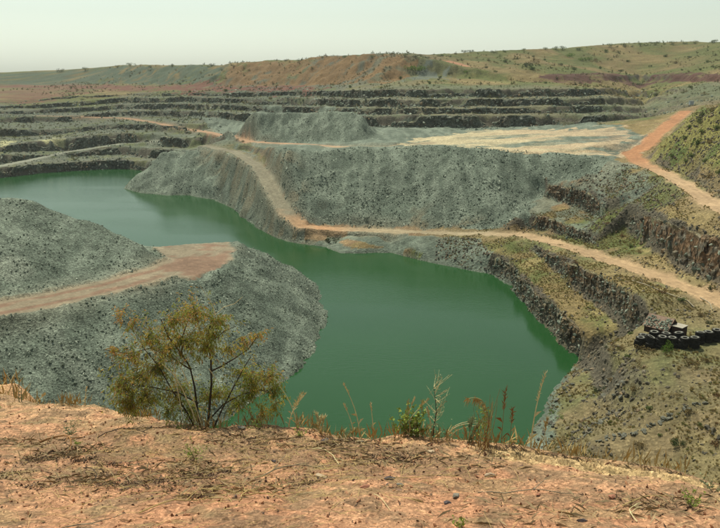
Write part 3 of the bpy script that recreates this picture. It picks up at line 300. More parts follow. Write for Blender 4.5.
def soil_map():
    x, y, z, sl = GX, GY, GZ, FLD['slope']
    n = fbm(x / 30, y / 30, oct=4, seed=31); n2 = fbm(x / 7, y / 7, oct=4, seed=37); n3 = fbm(x / 90, y / 90, oct=3, seed=41)
    c = np.zeros(x.shape + (3,)) + np.asarray(DRY)
    c = lerp(c, OLIVE, smooth(-.25, .55, n + .5 * n2))
    c = lerp(c, STRAW, smooth(.25, .8, n2 - n) * .7)
    c = lerp(c, REDS, smooth(.45, .85, n3 + .4 * n2) * .45 * (y < 460))
    c = lerp(c, (.100, .105, .034), smooth(470, 560, y) * smooth(-.5, .4, n) * .6)
    # far left wall: bare grey rock benches
    farw = smooth(380, 420, y) * (1 - smooth(660, 730, y + 40 * n)) * (1 - smooth(-60, 60, x - (y - 420) * .2))
    grey = lerp(np.zeros_like(c) + np.asarray((.088, .098, .076)), OLIVE, smooth(.0, .7, n2) * .6)
    c = c * (1 - farw[..., None] * .85) + grey * farw[..., None] * .85
    cen = smooth(380, 420, y) * (1 - smooth(500, 540, y)) * smooth(-80, 0, x)
    c = lerp(c, (.092, .098, .066), cen * .7)
    nr = (y < 150) * (x > 25) * (y > 78)
    c = lerp(c, (.115, .100, .054), nr * .5)
    # bare rock where the ground is steep
    c = lerp(c, (.070, .060, .044), smooth(.6, 1.2, sl) * (y > 80) * .95)
    # gravel dumps
    streak = fbm(x / 2.2, y / 14, oct=3, seed=51)
    gr = lerp(np.zeros_like(c) + np.asarray(GRAVEL), GRAVEL2, smooth(-.5, .7, streak + .4 * n2))
    g = np.maximum.reduce([zone('mainslope'), zone('rubble2') * smooth(-.7, -.1, n2) * .8, zone('nose'), zone('heap', 4), zone('shore_bank', 1.5)])
    mnd = in_poly(x, y, MOUND_OUT) * (z > -3)
    g = np.maximum(g, mnd)
    plat = in_poly(x, y, PLATFORM) * 1.0
    g = np.maximum(g, plat)
    rub = smooth(-.15, .35, n2 + .3) * in_poly(x, y, RUBBLE)
    g = np.maximum(g, rub * .75)
    g = np.maximum(g, (z < 1.4) * (y < 420) * (x < 45) * (y > 95) * 1.0)
    c = c * (1 - g[..., None]) + gr * g[..., None]
    c = lerp(c, (.150, .165, .130), (1 - smooth(.8, 2.6, dist_poly(x, y, SPOTS['chute'])[0])) * .6)
    c = lerp(c, (.19, .205, .16), (1 - smooth(1.5, 5, dist_poly(x, y, SPOTS['patch'])[0] + n2 * 2)) * .7)
    # brown stains among the gravel beside the ramp
    st = np.exp(-((FLD['rd']['haul'][0] - 7) / 5) ** 2) * smooth(.05, .5, n2) * (y > 255)
    c = lerp(c, (.14, .105, .06), st * .5)
    # soils
    sn = fbm(x / 34, y / 7, oct=4, seed=57) - 3 * smooth(.4, .6, sl)
    c = lerp(c, SAND, zone('sand', 9) * smooth(-.75, .25, sn + .1) * .88)
    c = lerp(c, PINK, zone('sand', 9) * smooth(60, 100, x + 30 * sn) * .35)
    for k, col, a, b in (('leftdump', (.060, .080, .052), 6, .97), ('redplain', (.130, .052, .036), 16, .95), ('redplain2', (.130, .058, .038), 16, .8), ('brown_dump', (.160, .095, .042), 3, .97), ('greydump', (.10, .115, .095), 8, .9),
                      ('redband', (.075, .034, .026), 2, .97), ('yellow_patch', (.30, .28, .15), 3, .9), ('yellow_patch2', (.30, .28, .15), 3, .9)):
        c = lerp(c, col, zone(k, a) * b * smooth(-.9, -.1, n2))
    vh = zone('veghill', 3)
    c = c * (1 - vh[..., None]) + lerp(lerp(np.zeros_like(c) + np.asarray((.150, .135, .042)), (.078, .098, .028), smooth(-.3, .4, n2)), REDS, smooth(.4, .8, n) * .5) * vh[..., None]
    # roads
    for name, hw, kind, pts in ROADS:
        d = FLD['rd'][name][0] + n2 * .8
        w = 1 - smooth(hw - .3, hw + 1.3, d)
        dust = 1 - smooth(hw, hw + 7, d)
        if kind == 'haul':
            col = lerp(np.zeros_like(c) + np.asarray((.165, .145, .100)), (.24, .19, .12), (y < 275) * 1.0)
            col = lerp(col, ORANGE, np.exp(-((x + 16) / 12) ** 2) * (y < 282) * smooth(-1.4, .1, n2))
            col = lerp(col, (.31, .205, .115), smooth(35, 60, x) * (y < 245) * .9)
        elif kind == 'red': col = lerp(np.zeros_like(c) + np.asarray((.34, .23, .135)), (.30, .145, .072), smooth(225, 275, y))
        elif kind == 'tan': col = lerp(np.zeros_like(c) + np.asarray((.24, .19, .12)), (.27, .165, .10), smooth(-140, -100, -np.abs(x + 130)))
        elif kind == 'mound':
            track = np.abs(np.abs(d - .4) - 1.9)
            col = lerp(np.zeros_like(c) + np.asarray((.190, .152, .102)), (.160, .088, .058), .85 * (1 - smooth(.5, 1.5, track)) * .9 * smooth(-.9, 0, n2 + .3))
        elif kind == 'orange': col = np.zeros_like(c) + np.asarray((.30, .15, .085))
        else: col = np.zeros_like(c) + np.asarray(PALE)
        if kind in ('haul', 'red'):
            rut = np.exp(-((np.abs(FLD['rd'][name][0]) - 1.0) / .35) ** 2); col = col * (1 - .22 * rut * smooth(-.6, .3, n2))[..., None]
        c = lerp(c, (.19, .14, .09), dust * .22 * (kind != 'pale'))
        c = c * (1 - w[..., None]) + col * w[..., None]
    pd = zone('pad', .8); d = FLD['rd']['mound'][0]
    pc = lerp(np.zeros_like(c) + np.asarray((.185, .150, .102)), (.160, .088, .058), smooth(.0, .6, n2 + .25 * np.sin(d * 1.3)) * .75)
    c = c * (1 - pd[..., None]) + pc * pd[..., None]
    # wet dark rim at the water line
    c = lerp(c, (.05, .06, .04), (1 - smooth(.05, .7, z)) * .5)
    c = c * (1 - .22 * smooth(480, 640, y))[..., None]     # drier, darker scrubland soils beyond the pit rim
    return np.clip(c, .01, .8)

def L_(name): return [p for n, p in LINES if n == name][0]
MOUND_OUT = [p[:2] for p in L_('toeL')] + [(-330, 70), (-330, 260)] + [p[:2] for p in L_('far_toe')]
PLATFORM = [p[:2] for p in L_('crestM')] + [(120, 300), (130, 420)] + [p[:2] for p in reversed(L_('far8')) if -140 < p[0] < 130]
RUBBLE = [p[:2] for p in L_('U1_toe')] + [p[:2] for p in reversed(L_('U2_top'))] + [p[:2] for p in L_('crestM')][-3:]

SOIL = soil_map()
# ---- split the sheet into named pieces, all sharing their border vertices in place
ZID = np.zeros(GX.shape, int)
PIECES = ['ground', 'gravel_slope_main', 'gravel_slope_nose', 'gravel_mound', 'gravel_heap']
for k, zn in ((1, 'mainslope'), (2, 'nose'), (4, 'heap')): ZID[zone(zn, 1.5 if k < 4 else 4) > 0] = k
ZID[in_poly(GX, GY, MOUND_OUT)] = 3
road_names = []
for i, (name, hw, kind, pts) in enumerate(ROADS):
    dd = FLD['rd'][name][0] + fbm(GX / 3, GY / 3, oct=3, seed=61 + i) * .7
    ZID[(dd < hw + .2)] = 10 + i
ZID[zone('pad', .8) > 0] = 10 + [r[0] for r in ROADS].index('mound')

def sheet(name, sel, material):
    """faces of the grid whose lower-left corner is selected"""
    ny, nx = GX.shape
    J, I = np.nonzero(sel[:-1, :-1])
    a = J * nx + I
    quads = np.stack([a, a + 1, a + nx + 1, a + nx], 1)
    used, inv = np.unique(quads.ravel(), return_inverse=True)
    me = bpy.data.meshes.new(name)
    co = np.stack([GX.ravel()[used], GY.ravel()[used], GZ.ravel()[used]], 1)
    me.vertices.add(len(used)); me.vertices.foreach_set('co', co.ravel())
    me.loops.add(len(inv)); me.loops.foreach_set('vertex_index', inv.astype(np.int32))
    n = len(quads); me.polygons.add(n); me.polygons.foreach_set('loop_start', np.arange(0, 4 * n, 4, dtype=np.int32))
    me.update(calc_edges=True)
    ca = me.color_attributes.new('soil', 'FLOAT_COLOR', 'POINT')
    ca.data.foreach_set('color', np.concatenate([SOIL.reshape(-1, 3)[used], np.ones((len(used), 1))], 1).astype(np.float32).ravel())
    me.polygons.foreach_set('use_smooth', np.ones(n, bool))
    me.materials.append(material)
    o = bpy.data.objects.new(name, me); COL.objects.link(o); return o

M_GROUND = terrain_material('dry_ground', 1.3, .22, .22, 2.2)
M_GRAVEL = terrain_material('loose_gravel', 2.4, .38, .16, 7.0)
M_ROAD = terrain_material('dirt_road', .7, .12, .06, 3.0)
tag(sheet('ground', ZID == 0, M_GROUND), kind='structure')
for k, nm in ((1, 'gravel_slope'), (2, 'gravel_promontory'), (3, 'gravel_mound'), (4, 'gravel_heap')):
    tag(sheet(nm, ZID == k, M_GRAVEL), kind='structure')
for i, nm in enumerate(('far_ramp_road', 'haul_road', 'red_dirt_road', 'mound_road', 'hill_track', 'bench_road')):
    tag(sheet(nm, ZID == 10 + i, M_ROAD), kind='structure')

# ----------------------------------------------------------------- water
def make_water():
    me = bpy.data.meshes.new('water')
    xs = np.array([-420, -200, -80, 0, 60, 100]); ys = np.array([45, 120, 200, 300, 420, 520])
    vs = [(x, y, 0) for y in ys for x in xs]; nx = len(xs)
    fs = [(j * nx + i, j * nx + i + 1, (j + 1) * nx + i + 1, (j + 1) * nx + i) for j in range(len(ys) - 1) for i in range(nx - 1)]
    me.from_pydata(vs, [], fs)
    m, nt, b = mat_new('green_water'); L = nt.links
    tc = nd(nt, 'ShaderNodeTexCoord')
    n = nd(nt, 'ShaderNodeTexNoise', Scale=.012, Detail=5.0, Roughness=.6); L.new(tc.outputs['Object'], n.inputs['Vector'])
    L.new(ramp(nt, n.outputs[0], [(.3, (.010, .045, .012)), (.7, (.016, .057, .017))]), b.inputs['Base Color'])
    b.inputs['Roughness'].default_value = .13; b.inputs['Specular IOR Level'].default_value = .2; b.inputs['IOR'].default_value = 1.33
    mp = nd(nt, 'ShaderNodeMapping'); mp.inputs['Scale'].default_value = (.5, 1.6, 1); L.new(tc.outputs['Object'], mp.inputs[0])
    r1 = nd(nt, 'ShaderNodeTexNoise', Scale=.9, Detail=4.0, Roughness=.6); L.new(mp.outputs[0], r1.inputs['Vector'])
    bp = nd(nt, 'ShaderNodeBump', Distance=.06); wp = nd(nt, 'ShaderNodeTexNoise', Scale=.02, Detail=3.0); L.new(mp.outputs[0], wp.inputs['Vector']); L.new(ramp(nt, wp.outputs[0], [(.42, (.12,) * 3), (.58, (.75,) * 3)]), bp.inputs['Strength']); L.new(r1.outputs[0], bp.inputs['Height']); L.new(bp.outputs[0], b.inputs['Normal'])
    me.materials.append(m); o = bpy.data.objects.new('water', me); COL.objects.link(o); return tag(o, kind='structure')
make_water()
# ----------------------------------------------------------------- quarried rock faces
def warp_back(x, y):
    rdn = np.zeros(x.shape)
    for name, hw, kind, pts in ROADS:
        rdn = np.maximum(rdn, 1 - smooth(hw + .5, hw + 5, dist_poly(x, y, pts)[0]))
    wa = (1 - rdn) * (1 + 1.2 * smooth(300, 500, y))
    return x - fbm(x / 9, y / 9, oct=3, seed=11) * 1.3 * wa, y - fbm(x / 9, y / 9, oct=3, seed=23) * 1.3 * wa

def resample(pa, pb, ds):
    a, b = np.array(pa), np.array(pb); m = (a + b) / 2
    s = np.concatenate([[0], np.cumsum(np.hypot(*(np.diff(m[:, :2], axis=0)).T))])
    n = max(4, int(s[-1] / ds)); t = np.linspace(0, s[-1], n)
    f = lambda q: np.stack([np.interp(t, s, q[:, k]) for k in range(3)], 1)
    return f(a), f(b), t

def cell3(x, y, z, seed):
    """blocky noise: the random value of the nearest of jittered cell centres, in -1..1, and edge nearness"""
    ix, iy, iz = np.floor(x), np.floor(y), np.floor(z)
    best = np.full(x.shape, 1e9); val = np.zeros(x.shape); second = np.full(x.shape, 1e9)
    for dx in (-1, 0, 1):
        for dy in (-1, 0, 1):
            for dz in (-1, 0, 1):
                cx, cy, cz = ix + dx, iy + dy, iz + dz
                px = cx + .15 + .7 * _hash(cx, cy, cz, seed); py = cy + .15 + .7 * _hash(cx, cy, cz, seed + 1); pz = cz + .15 + .7 * _hash(cx, cy, cz, seed + 2)
                d = (px - x) ** 2 + (py - y) ** 2 + (pz - z) ** 2
                v = _hash(cx, cy, cz, seed + 3)
                m = d < best
                second = np.where(m, best, np.minimum(second, d)); val = np.where(m, v, val); best = np.where(m, d, best)
    return val * 2 - 1, np.sqrt(second) - np.sqrt(best)

def rock_material(name):
    m, nt, b = mat_new(name); L = nt.links
    at_ = nd(nt, 'ShaderNodeAttribute', attribute_name='soil'); tc = nd(nt, 'ShaderNodeTexCoord')
    mp = nd(nt, 'ShaderNodeMapping'); mp.inputs['Scale'].default_value = (1, 1, .55); L.new(tc.outputs['Object'], mp.inputs[0])
    v = nd(nt, 'ShaderNodeTexVoronoi', Scale=1.7); L.new(mp.outputs[0], v.inputs['Vector'])
    n = nd(nt, 'ShaderNodeTexNoise', Scale=1.2, Detail=6.0, Roughness=.7); L.new(tc.outputs['Object'], n.inputs['Vector'])
    sp_ = nd(nt, 'ShaderNodeSeparateColor'); L.new(v.outputs['Color'], sp_.inputs[0])
    q = nd(nt, 'ShaderNodeMapRange'); q.inputs['To Min'].default_value = .6; q.inputs['To Max'].default_value = 1.5; L.new(sp_.outputs[0], q.inputs['Value'])
    q2 = nd(nt, 'ShaderNodeMapRange'); q2.inputs['From Min'].default_value = .3; q2.inputs['From Max'].default_value = .7; q2.inputs['To Min'].default_value = .6; q2.inputs['To Max'].default_value = 1.4; L.new(n.outputs[0], q2.inputs['Value'])
    mu = nd(nt, 'ShaderNodeMath', operation='MULTIPLY'); L.new(q.outputs[0], mu.inputs[0]); L.new(q2.outputs[0], mu.inputs[1])
    vm = nd(nt, 'ShaderNodeVectorMath', operation='SCALE'); L.new(at_.outputs['Color'], vm.inputs[0]); L.new(mu.outputs[0], vm.inputs['Scale']); L.new(vm.outputs[0], b.inputs['Base Color'])
    ad = nd(nt, 'ShaderNodeMath', operation='ADD'); L.new(v.outputs['Distance'], ad.inputs[0]); L.new(n.outputs[0], ad.inputs[1])
    bp = nd(nt, 'ShaderNodeBump', Distance=.5); bp.inputs['Strength'].default_value = .9; L.new(ad.outputs[0], bp.inputs['Height']); L.new(bp.outputs[0], b.inputs['Normal'])
    return m
M_FACE = rock_material('fractured_rock')
FACE_COL = {'L1': (.125, .100, .062), 'L2': (.120, .084, .050), 'U1': (.115, .078, .048), 'U2': (.115, .078, .048), 'R': (.130, .080, .045)}
FACE_NAME = {'A': 'waterline_rock_face'}
ROCKY = []     # points where loose blocks gather, for scattering

def rock_face(name, toe, top):
    near = len(name) > 1
    ds = .5 if near else 1.1
    A, B, s = resample(toe, top, ds)
    hgt = float(np.mean(B[:, 2] - A[:, 2]))
    rows = max(5, int(hgt / (.42 if near else .8)))
    nrm = A[:, :2] - B[:, :2]; nrm = nrm / np.maximum(np.linalg.norm(nrm, axis=1), 1e-6)[:, None]
    nrm = np.stack([np.convolve(np.pad(nrm[:, k], 4, mode='edge'), np.ones(9) / 9, 'valid') for k in (0, 1)], 1)
    nrm /= np.linalg.norm(nrm, axis=1)[:, None]
    edge = np.minimum(smooth(0, 5, s), smooth(0, 5, s[-1] - s))       # faces run out at their ends
    # parts of a face are buried in scree or fallen in
    gap = np.clip((1.0 if near else .78) + (.45 if near else .7) * fbm(s / 16, s * 0 + 3.7, oct=3, seed=hash_name(name)), .35 if near else .1, 1.0) * edge
    prof = [(-.55, -.16), (-.28, -.03)] + [(-.15 + .32 * k / rows, k / rows) for k in range(1, rows + 1)] + [(.62, 1.03), (1.0, 1.0), (1.45, .93)]
    P = np.zeros((len(prof), len(s), 3))
    for i, (h, v) in enumerate(prof):
        q = A + (B - A) * h
        P[i, :, 0], P[i, :, 1] = q[:, 0], q[:, 1]
        P[i, :, 2] = A[:, 2] + (B[:, 2] - A[:, 2]) * v
    X, Y, Z = P[..., 0].copy(), P[..., 1].copy(), P[..., 2].copy()
    X, Y = warp_back(X, Y)
    bs = 1.7 if near else 2.6
    cv, ce = cell3(X / bs + Z * .05, Y / bs, Z / (bs * 1.15), 5); cv2, ce2 = cell3(X / (bs * .45), Y / (bs * .45), Z / (bs * .5), 9)
    body = np.array([0, .5] + [1] * rows + [.5, .15, 0])[:, None]
    d = (cv * .95 + cv2 * .34 - .6 * (ce < .10) + fbm(X / 4, Y / 4, Z / 4, oct=3, seed=13) * .5) * (1.0 if near else 1.25) * body * gap[None, :]
    X += nrm[None, :, 0] * d; Y += nrm[None, :, 1] * d
    topn = np.array([0, 0] + [0.15 * k / rows for k in range(1, rows + 1)] + [.6, .4, 0])[:, None]
    Z += cv * topn * 1.1
    gz = ground_height(X[[0, -1]], Y[[0, -1]])[0]
    Z[0] = np.minimum(Z[0], gz[0] - .3); Z[-1] = gz[1] - .35; Z[-2] = np.minimum(Z[-2], ground_height(X[-2], Y[-2])[0] + .1)
    # where buried, sink the whole face into the ground behind it
    sink = (1 - gap)[None, :] * (B[:, 2] - A[:, 2])[None, :] * np.array([0, 0] + [k / rows for k in range(1, rows + 1)] + [1, .6, 0])[:, None] * 1.1
    Z -= sink * np.where(gap < .6, 1, .35)[None, :]
    ny, nx = X.shape
    me = bpy.data.meshes.new('rock_face')
    co = np.stack([X, Y, Z], -1).reshape(-1, 3)
    J, I = np.meshgrid(np.arange(ny - 1), np.arange(nx - 1), indexing='ij'); a = (J * nx + I).ravel()
    quads = np.stack([a, a + 1, a + nx + 1, a + nx], 1)
    me.from_pydata(co.tolist(), [], quads.tolist())
    base = np.array(FACE_COL.get(name, (.070, .076, .060)))
    c = np.zeros(X.shape + (3,)) + base
    c = lerp(c, (.17, .175, .145), smooth(.2, .9, cv2) * .7)
    c = lerp(c, (.19, .115, .06), smooth(.15, .7, fbm(X / 6, Y / 6, Z / 6, oct=3, seed=19)) * (.65 if near else .2))
    topc = np.array([0.3, 0] + [0] * (rows - 1) + [.4, .8, 1, 1])[:, None]
    c = lerp(c, (.15, .15, .085), topc * smooth(-.5, .3, fbm(X / 3, Y / 3, oct=3, seed=29)) * .9)
    ca = me.color_attributes.new('soil', 'FLOAT_COLOR', 'POINT')
    ca.data.foreach_set('color', np.concatenate([c.reshape(-1, 3), np.ones((ny * nx, 1))], 1).astype(np.float32).ravel())
    me.materials.append(M_FACE)
    o = bpy.data.objects.new('rock_face', me); COL.objects.link(o); tag(o, kind='structure')
    ROCKY.append((name, np.stack([X[1], Y[1], Z[1]], 1), np.stack([X[rows + 1], Y[rows + 1], Z[rows + 1]], 1), nrm))
for nm, toe, top in FACES: rock_face(nm, toe, top)

# ----------------------------------------------------------------- loose stone
def rock_mesh(name, seed, sub=1, flat=.75):
    rnd = random.Random(seed)
    bm = bmesh.new(); bmesh.ops.create_icosphere(bm, subdivisions=sub, radius=1.0)
    cuts = [(Vector((rnd.gauss(0, 1), rnd.gauss(0, 1), rnd.gauss(0, 1))).normalized(), rnd.uniform(.45, .8)) for _ in range(9)]
    for v in bm.verts:
        for n, dd in cuts:
            k = v.co.dot(n)
            if k > dd: v.co -= n * (k - dd)
        v.co.x *= 1.25; v.co.z *= flat
        v.co += Vector((rnd.gauss(0, .04), rnd.gauss(0, .04), rnd.gauss(0, .04)))
    me = bpy.data.meshes.new(name); bm.to_mesh(me); bm.free(); return me

def stone_material(name, lo, hi, tintc=None):
    m, nt, b = mat_new(name); L = nt.links
    oi = nd(nt, 'ShaderNodeObjectInfo')
    st = [(0, lo), (.75, tuple((a + c) / 2 for a, c in zip(lo, hi))), (1, hi)]
    if tintc: st = [(0, lo), (.55, tuple((a + c) / 2 for a, c in zip(lo, hi))), (.8, hi), (1, tintc)]
    L.new(ramp(nt, oi.outputs['Random'], st), b.inputs['Base Color']); return m

def scatter(name, proto_mesh, pts, scl, rot, label=None, cat=None):
    """one 'stuff' object: proto mesh instanced on points"""
    me = bpy.data.meshes.new(name + '_points'); n = len(pts)
    me.vertices.add(n); me.vertices.foreach_set('co', np.asarray(pts, np.float32).ravel())
    a = me.attributes.new('scl', 'FLOAT_VECTOR', 'POINT'); a.data.foreach_set('vector', np.asarray(scl, np.float32).ravel())
    a = me.attributes.new('rot', 'FLOAT_VECTOR', 'POINT'); a.data.foreach_set('vector', np.asarray(rot, np.float32).ravel())
    o = bpy.data.objects.new(name, me); COL.objects.link(o)
    proto = bpy.data.objects.new(name + '_piece', proto_mesh)
    ng = bpy.data.node_groups.new(name + '_scatter', 'GeometryNodeTree')
    ng.interface.new_socket('Geometry', in_out='INPUT', socket_type='NodeSocketGeometry')
    ng.interface.new_socket('Geometry', in_out='OUTPUT', socket_type='NodeSocketGeometry')
    gi = ng.nodes.new('NodeGroupInput'); go = ng.nodes.new('NodeGroupOutput')
    ip = ng.nodes.new('GeometryNodeInstanceOnPoints'); ob = ng.nodes.new('GeometryNodeObjectInfo'); ob.inputs['Object'].default_value = proto
    ob.inputs['As Instance'].default_value = True
    na = ng.nodes.new('GeometryNodeInputNamedAttribute'); na.data_type = 'FLOAT_VECTOR'; na.inputs[0].default_value = 'scl'
    nr = ng.nodes.new('GeometryNodeInputNamedAttribute'); nr.data_type = 'FLOAT_VECTOR'; nr.inputs[0].default_value = 'rot'
    e2r = ng.nodes.new('FunctionNodeEulerToRotation')
    ng.links.new(gi.outputs[0], ip.inputs['Points']); ng.links.new(ob.outputs['Geometry'], ip.inputs['Instance'])
    ng.links.new(nr.outputs[0], e2r.inputs[0]); ng.links.new(e2r.outputs[0], ip.inputs['Rotation']); ng.links.new(na.outputs[0], ip.inputs['Scale'])
    ng.links.new(ip.outputs[0], go.inputs[0])
    md = o.modifiers.new('scatter', 'NODES'); md.node_group = ng
    tag(o, label, cat, kind='stuff'); return o

RNG = np.random.default_rng(5)
def gz_at(x, y):
    """height of the built sheet (bilinear on its own grid)"""
    i = np.clip(np.searchsorted(XS, x) - 1, 0, len(XS) - 2); j = np.clip(np.searchsorted(YS, y) - 1, 0, len(YS) - 2)
    u = (x - XS[i]) / (XS[i + 1] - XS[i]); v = (y - YS[j]) / (YS[j + 1] - YS[j])
    return (GZ[j, i] * (1 - u) + GZ[j, i + 1] * u) * (1 - v) + (GZ[j + 1, i] * (1 - u) + GZ[j + 1, i + 1] * u) * v
def zid_at(x, y):
    i = np.clip(np.searchsorted(XS, x) - 1, 0, len(XS) - 2); j = np.clip(np.searchsorted(YS, y) - 1, 0, len(YS) - 2)
    return ZID[j, i]
def rnd_rot(n, tilt=3.14): return np.stack([RNG.uniform(-tilt, tilt, n), RNG.uniform(-tilt, tilt, n), RNG.uniform(0, 6.28, n)], 1)

def scatter_zone(name, k, box, n, smin, smax, mesh, label, cat):
    x = RNG.uniform(box[0], box[1], n); y = RNG.uniform(box[2], box[3], n)
    m = (zid_at(x, y) == k) & (fbm(x / 8, y / 8, oct=3, seed=91) + RNG.uniform(-.8, .9, n) > -.1)
    x, y = x[m], y[m]; z = gz_at(x, y); m = z > -.3; x, y, z = x[m], y[m], z[m]
    low = 1 - np.clip((z - np.percentile(z, 3)) / (np.percentile(z, 97) - np.percentile(z, 3)), 0, 1)     # big blocks roll to the toe
    r = smin * (smax / smin) ** (RNG.uniform(0, 1, len(x)) ** (4.2 - 2.6 * low))
    scatter(name, mesh, np.stack([x, y, z - r * .1], 1), np.stack([r, r * RNG.uniform(.6, 1, len(r)), r * RNG.uniform(.6, 1, len(r))], 1), rnd_rot(len(x)), label, cat)

M_STONE = stone_material('grey_stone', (.095, .112, .086), (.205, .228, .178), (.37, .39, .31))
M_BROWNSTONE = stone_material('brown_stone', (.065, .058, .045), (.165, .14, .10), (.22, .15, .085))
RM = [rock_mesh('stone_piece', s, 1) for s in (1, 2, 3)]
for r_ in RM: r_.materials.append(M_STONE)
BM_ = [rock_mesh('block_piece', s, 1, .85) for s in (11, 12)]
for r_ in BM_: r_.materials.append(M_BROWNSTONE)
scatter_zone('loose_gravel_on_slope', 1, (-70, 130, 220, 330), 100000, .10, .70, RM[0], 'loose grey broken rock covering the big central dump slope', 'gravel')
scatter_zone('loose_gravel_on_promontory', 2, (-170, 10, 250, 430), 80000, .10, .62, RM[1], 'loose grey rock on the promontory running into the water', 'gravel')
scatter_zone('loose_gravel_on_mound', 3, (-130, 10, 70, 215), 150000, .05, .42, RM[2], 'loose grey rock covering the near left mound', 'gravel')
scatter_zone('loose_gravel_on_heap', 4, (-110, 20, 340, 480), 26000, .14, .6, RM[0], 'loose grey rock on the heap upon the platform', 'gravel')

def scatter_faces():
    P, S = [], []
    for name, toe, top, nrm in ROCKY:
        near = len(name) > 1
        n = int(len(toe) * (7 if near else 2.5)); i = RNG.integers(0, len(toe), n); t = RNG.uniform(0, 1, n) ** 1.6
        off = RNG.normal(.4, .8, n) * (1.3 - t)
        p = toe[i] * (1 - t[:, None]) + top[i] * t[:, None]
        p[:, :2] += nrm[i] * off[:, None]; p[:, 0] += RNG.normal(0, .3, n)
        low = t < .25; p[low, 2] = np.maximum(gz_at(p[low, 0], p[low, 1]), p[low, 2] - .3)
        P.append(p); S.append((.18 if near else .35) * (3.6 ** RNG.uniform(0, 1, n) ** 2))
    P = np.concatenate(P); r = np.concatenate(S); h = len(P) // 2; o = RNG.permutation(len(P)); P, r = P[o], r[o]
    sc = np.stack([r, r * RNG.uniform(.6, 1, len(r)), r * RNG.uniform(.7, 1.2, len(r))], 1)
    scatter('broken_blocks', BM_[0], P[:h], sc[:h], rnd_rot(h), 'broken brown rock blocks along the quarried faces', 'rock')
    scatter('broken_rubble', RM[1], P[h:], sc[h:], rnd_rot(len(P) - h), 'broken grey rubble along the quarried faces', 'rubble')
scatter_faces()
def steep_scree():
    n = 60000; x = RNG.uniform(25, 130, n); y = RNG.uniform(82, 260, n)
    sl = np.hypot(tin_h(x + .8, y) - tin_h(x - .8, y), tin_h(x, y + .8) - tin_h(x, y - .8)) / 1.6
    k = (zid_at(x, y) == 0) & (sl > .55) & (RNG.uniform(0, 1, n) < .75); x, y = x[k], y[k]; z = gz_at(x, y); k = z > -.3; x, y, z = x[k], y[k], z[k]
    r = .12 * 6 ** (RNG.uniform(0, 1, len(x)) ** 2.2)
    scatter('steep_scree', BM_[1], np.stack([x, y, z], 1), np.stack([r, r * .8, r], 1), rnd_rot(len(x)), 'broken brown scree on the steep parts of the right terraces', 'scree')

steep_scree()
def bench_rubble():
    n = 26000; x = RNG.uniform(-330, 240, n); y = RNG.uniform(415, 700, n)
    k = (zid_at(x, y) == 0) & (fbm(x / 12, y / 12, oct=3, seed=321) + RNG.uniform(-.5, .5, n) > .1) & (gz_at(x, y) < 49); x, y = x[k], y[k]; z = gz_at(x, y); k = z > .2; x, y, z = x[k], y[k], z[k]
    r = .25 * 5 ** (RNG.uniform(0, 1, len(x)) ** 2.5); scatter('bench_rubble', RM[2], np.stack([x, y, z], 1), np.stack([r, r, r * .7], 1), rnd_rot(len(x)), 'pale rubble strewn along the far quarry benches', 'rubble')
bench_rubble()
# ----------------------------------------------------------------- red soil bank at the viewpoint
LIP = [(-9, 10.2), (-6.41, 9.11), (-4.5, 8.52), (-3.54, 8.02), (-3.09, 7.9), (-2.61, 7.69), (-2.11, 7.31), (-1.65, 6.93), (-1.12, 6.86), (-.61, 6.79), (.29, 6.49),
       (1.03, 6.27), (1.55, 6.1), (2.09, 5.79), (2.47, 5.47), (2.74, 5.1), (3.02, 4.49), (4.2, 3.6), (8, 2.4)]
LX, LY = np.array(LIP).T
def lip_y(x): return np.interp(x, LX, LY)
def bank_height(x, y):
    x = np.asarray(x, float); y = np.asarray(y, float)
    ly = lip_y(x) + .10 * fbm(x / .8, x * 0, oct=3, seed=201) * (1 - .85 * smooth(.8, 1.3, x))
    over = np.maximum(y - ly, 0)
    z = 58.35 - .27 * y
    left = 1 - smooth(-5.4, -3.3, x + .25 * over)       # spur of soil below the lip on the left
    drop = over * (1.05 * (1 - left) + .17 * left) + np.maximum(over - 3.3, 0) * 1.4 * left
    z = z - drop - .12 * smooth(.0, .3, over) * (1 - left)
    calm = 1 - .75 * smooth(-.05, .05, ly - y) * (1 - smooth(.5, .6, ly - y)) * smooth(.9, 1.3, x)
    z = z + fbm(x / 1.1, y / 1.1, oct=3, seed=203) * .055 + calm * ( fbm(x / .25, y / .25, oct=4, seed=207) * .022 + fbm(x / .07, y / .07, oct=2, seed=209) * .008)
    z = z + .12 * np.exp(-(((x + 2.0) / .7) ** 2 + ((y - 6.35) / .28) ** 2))          # smooth sandy hump behind the bush
    z = z + .28 * np.exp(-(((x + 5.3) / 1.0) ** 2 + ((y - 12.0) / .6) ** 2))
    z = z + .05 * np.exp(-(((x + .12) / .28) ** 2 + ((y - 6.1) / .22) ** 2))
    # clods
    cl = np.maximum(vnoise(x / .09, y / .09, seed=211) - .55, 0) * .05 * smooth(-.2, .3, fbm(x / .7, y / .7, oct=2, seed=213)); z = z + cl
    # print of a crawler track along the edge on the right
    t = ly - y; w = smooth(.07, .13, t) * (1 - smooth(.44, .50, t)) * smooth(.9, 1.3, x) * (1 - smooth(2.75, 2.95, x))
    s = (x * 1.06 - t * .55) / .19
    ph = s - np.floor(s)
    ridge = smooth(.0, .14, ph) * (1 - smooth(.55, .72, ph))
    row = .65 + .35 * np.cos((t - .25) * 26)
    z = z + w * (ridge * .062 * row - .045)
    return z, dict(ly=ly, over=over, w=w, ridge=ridge, left=left)

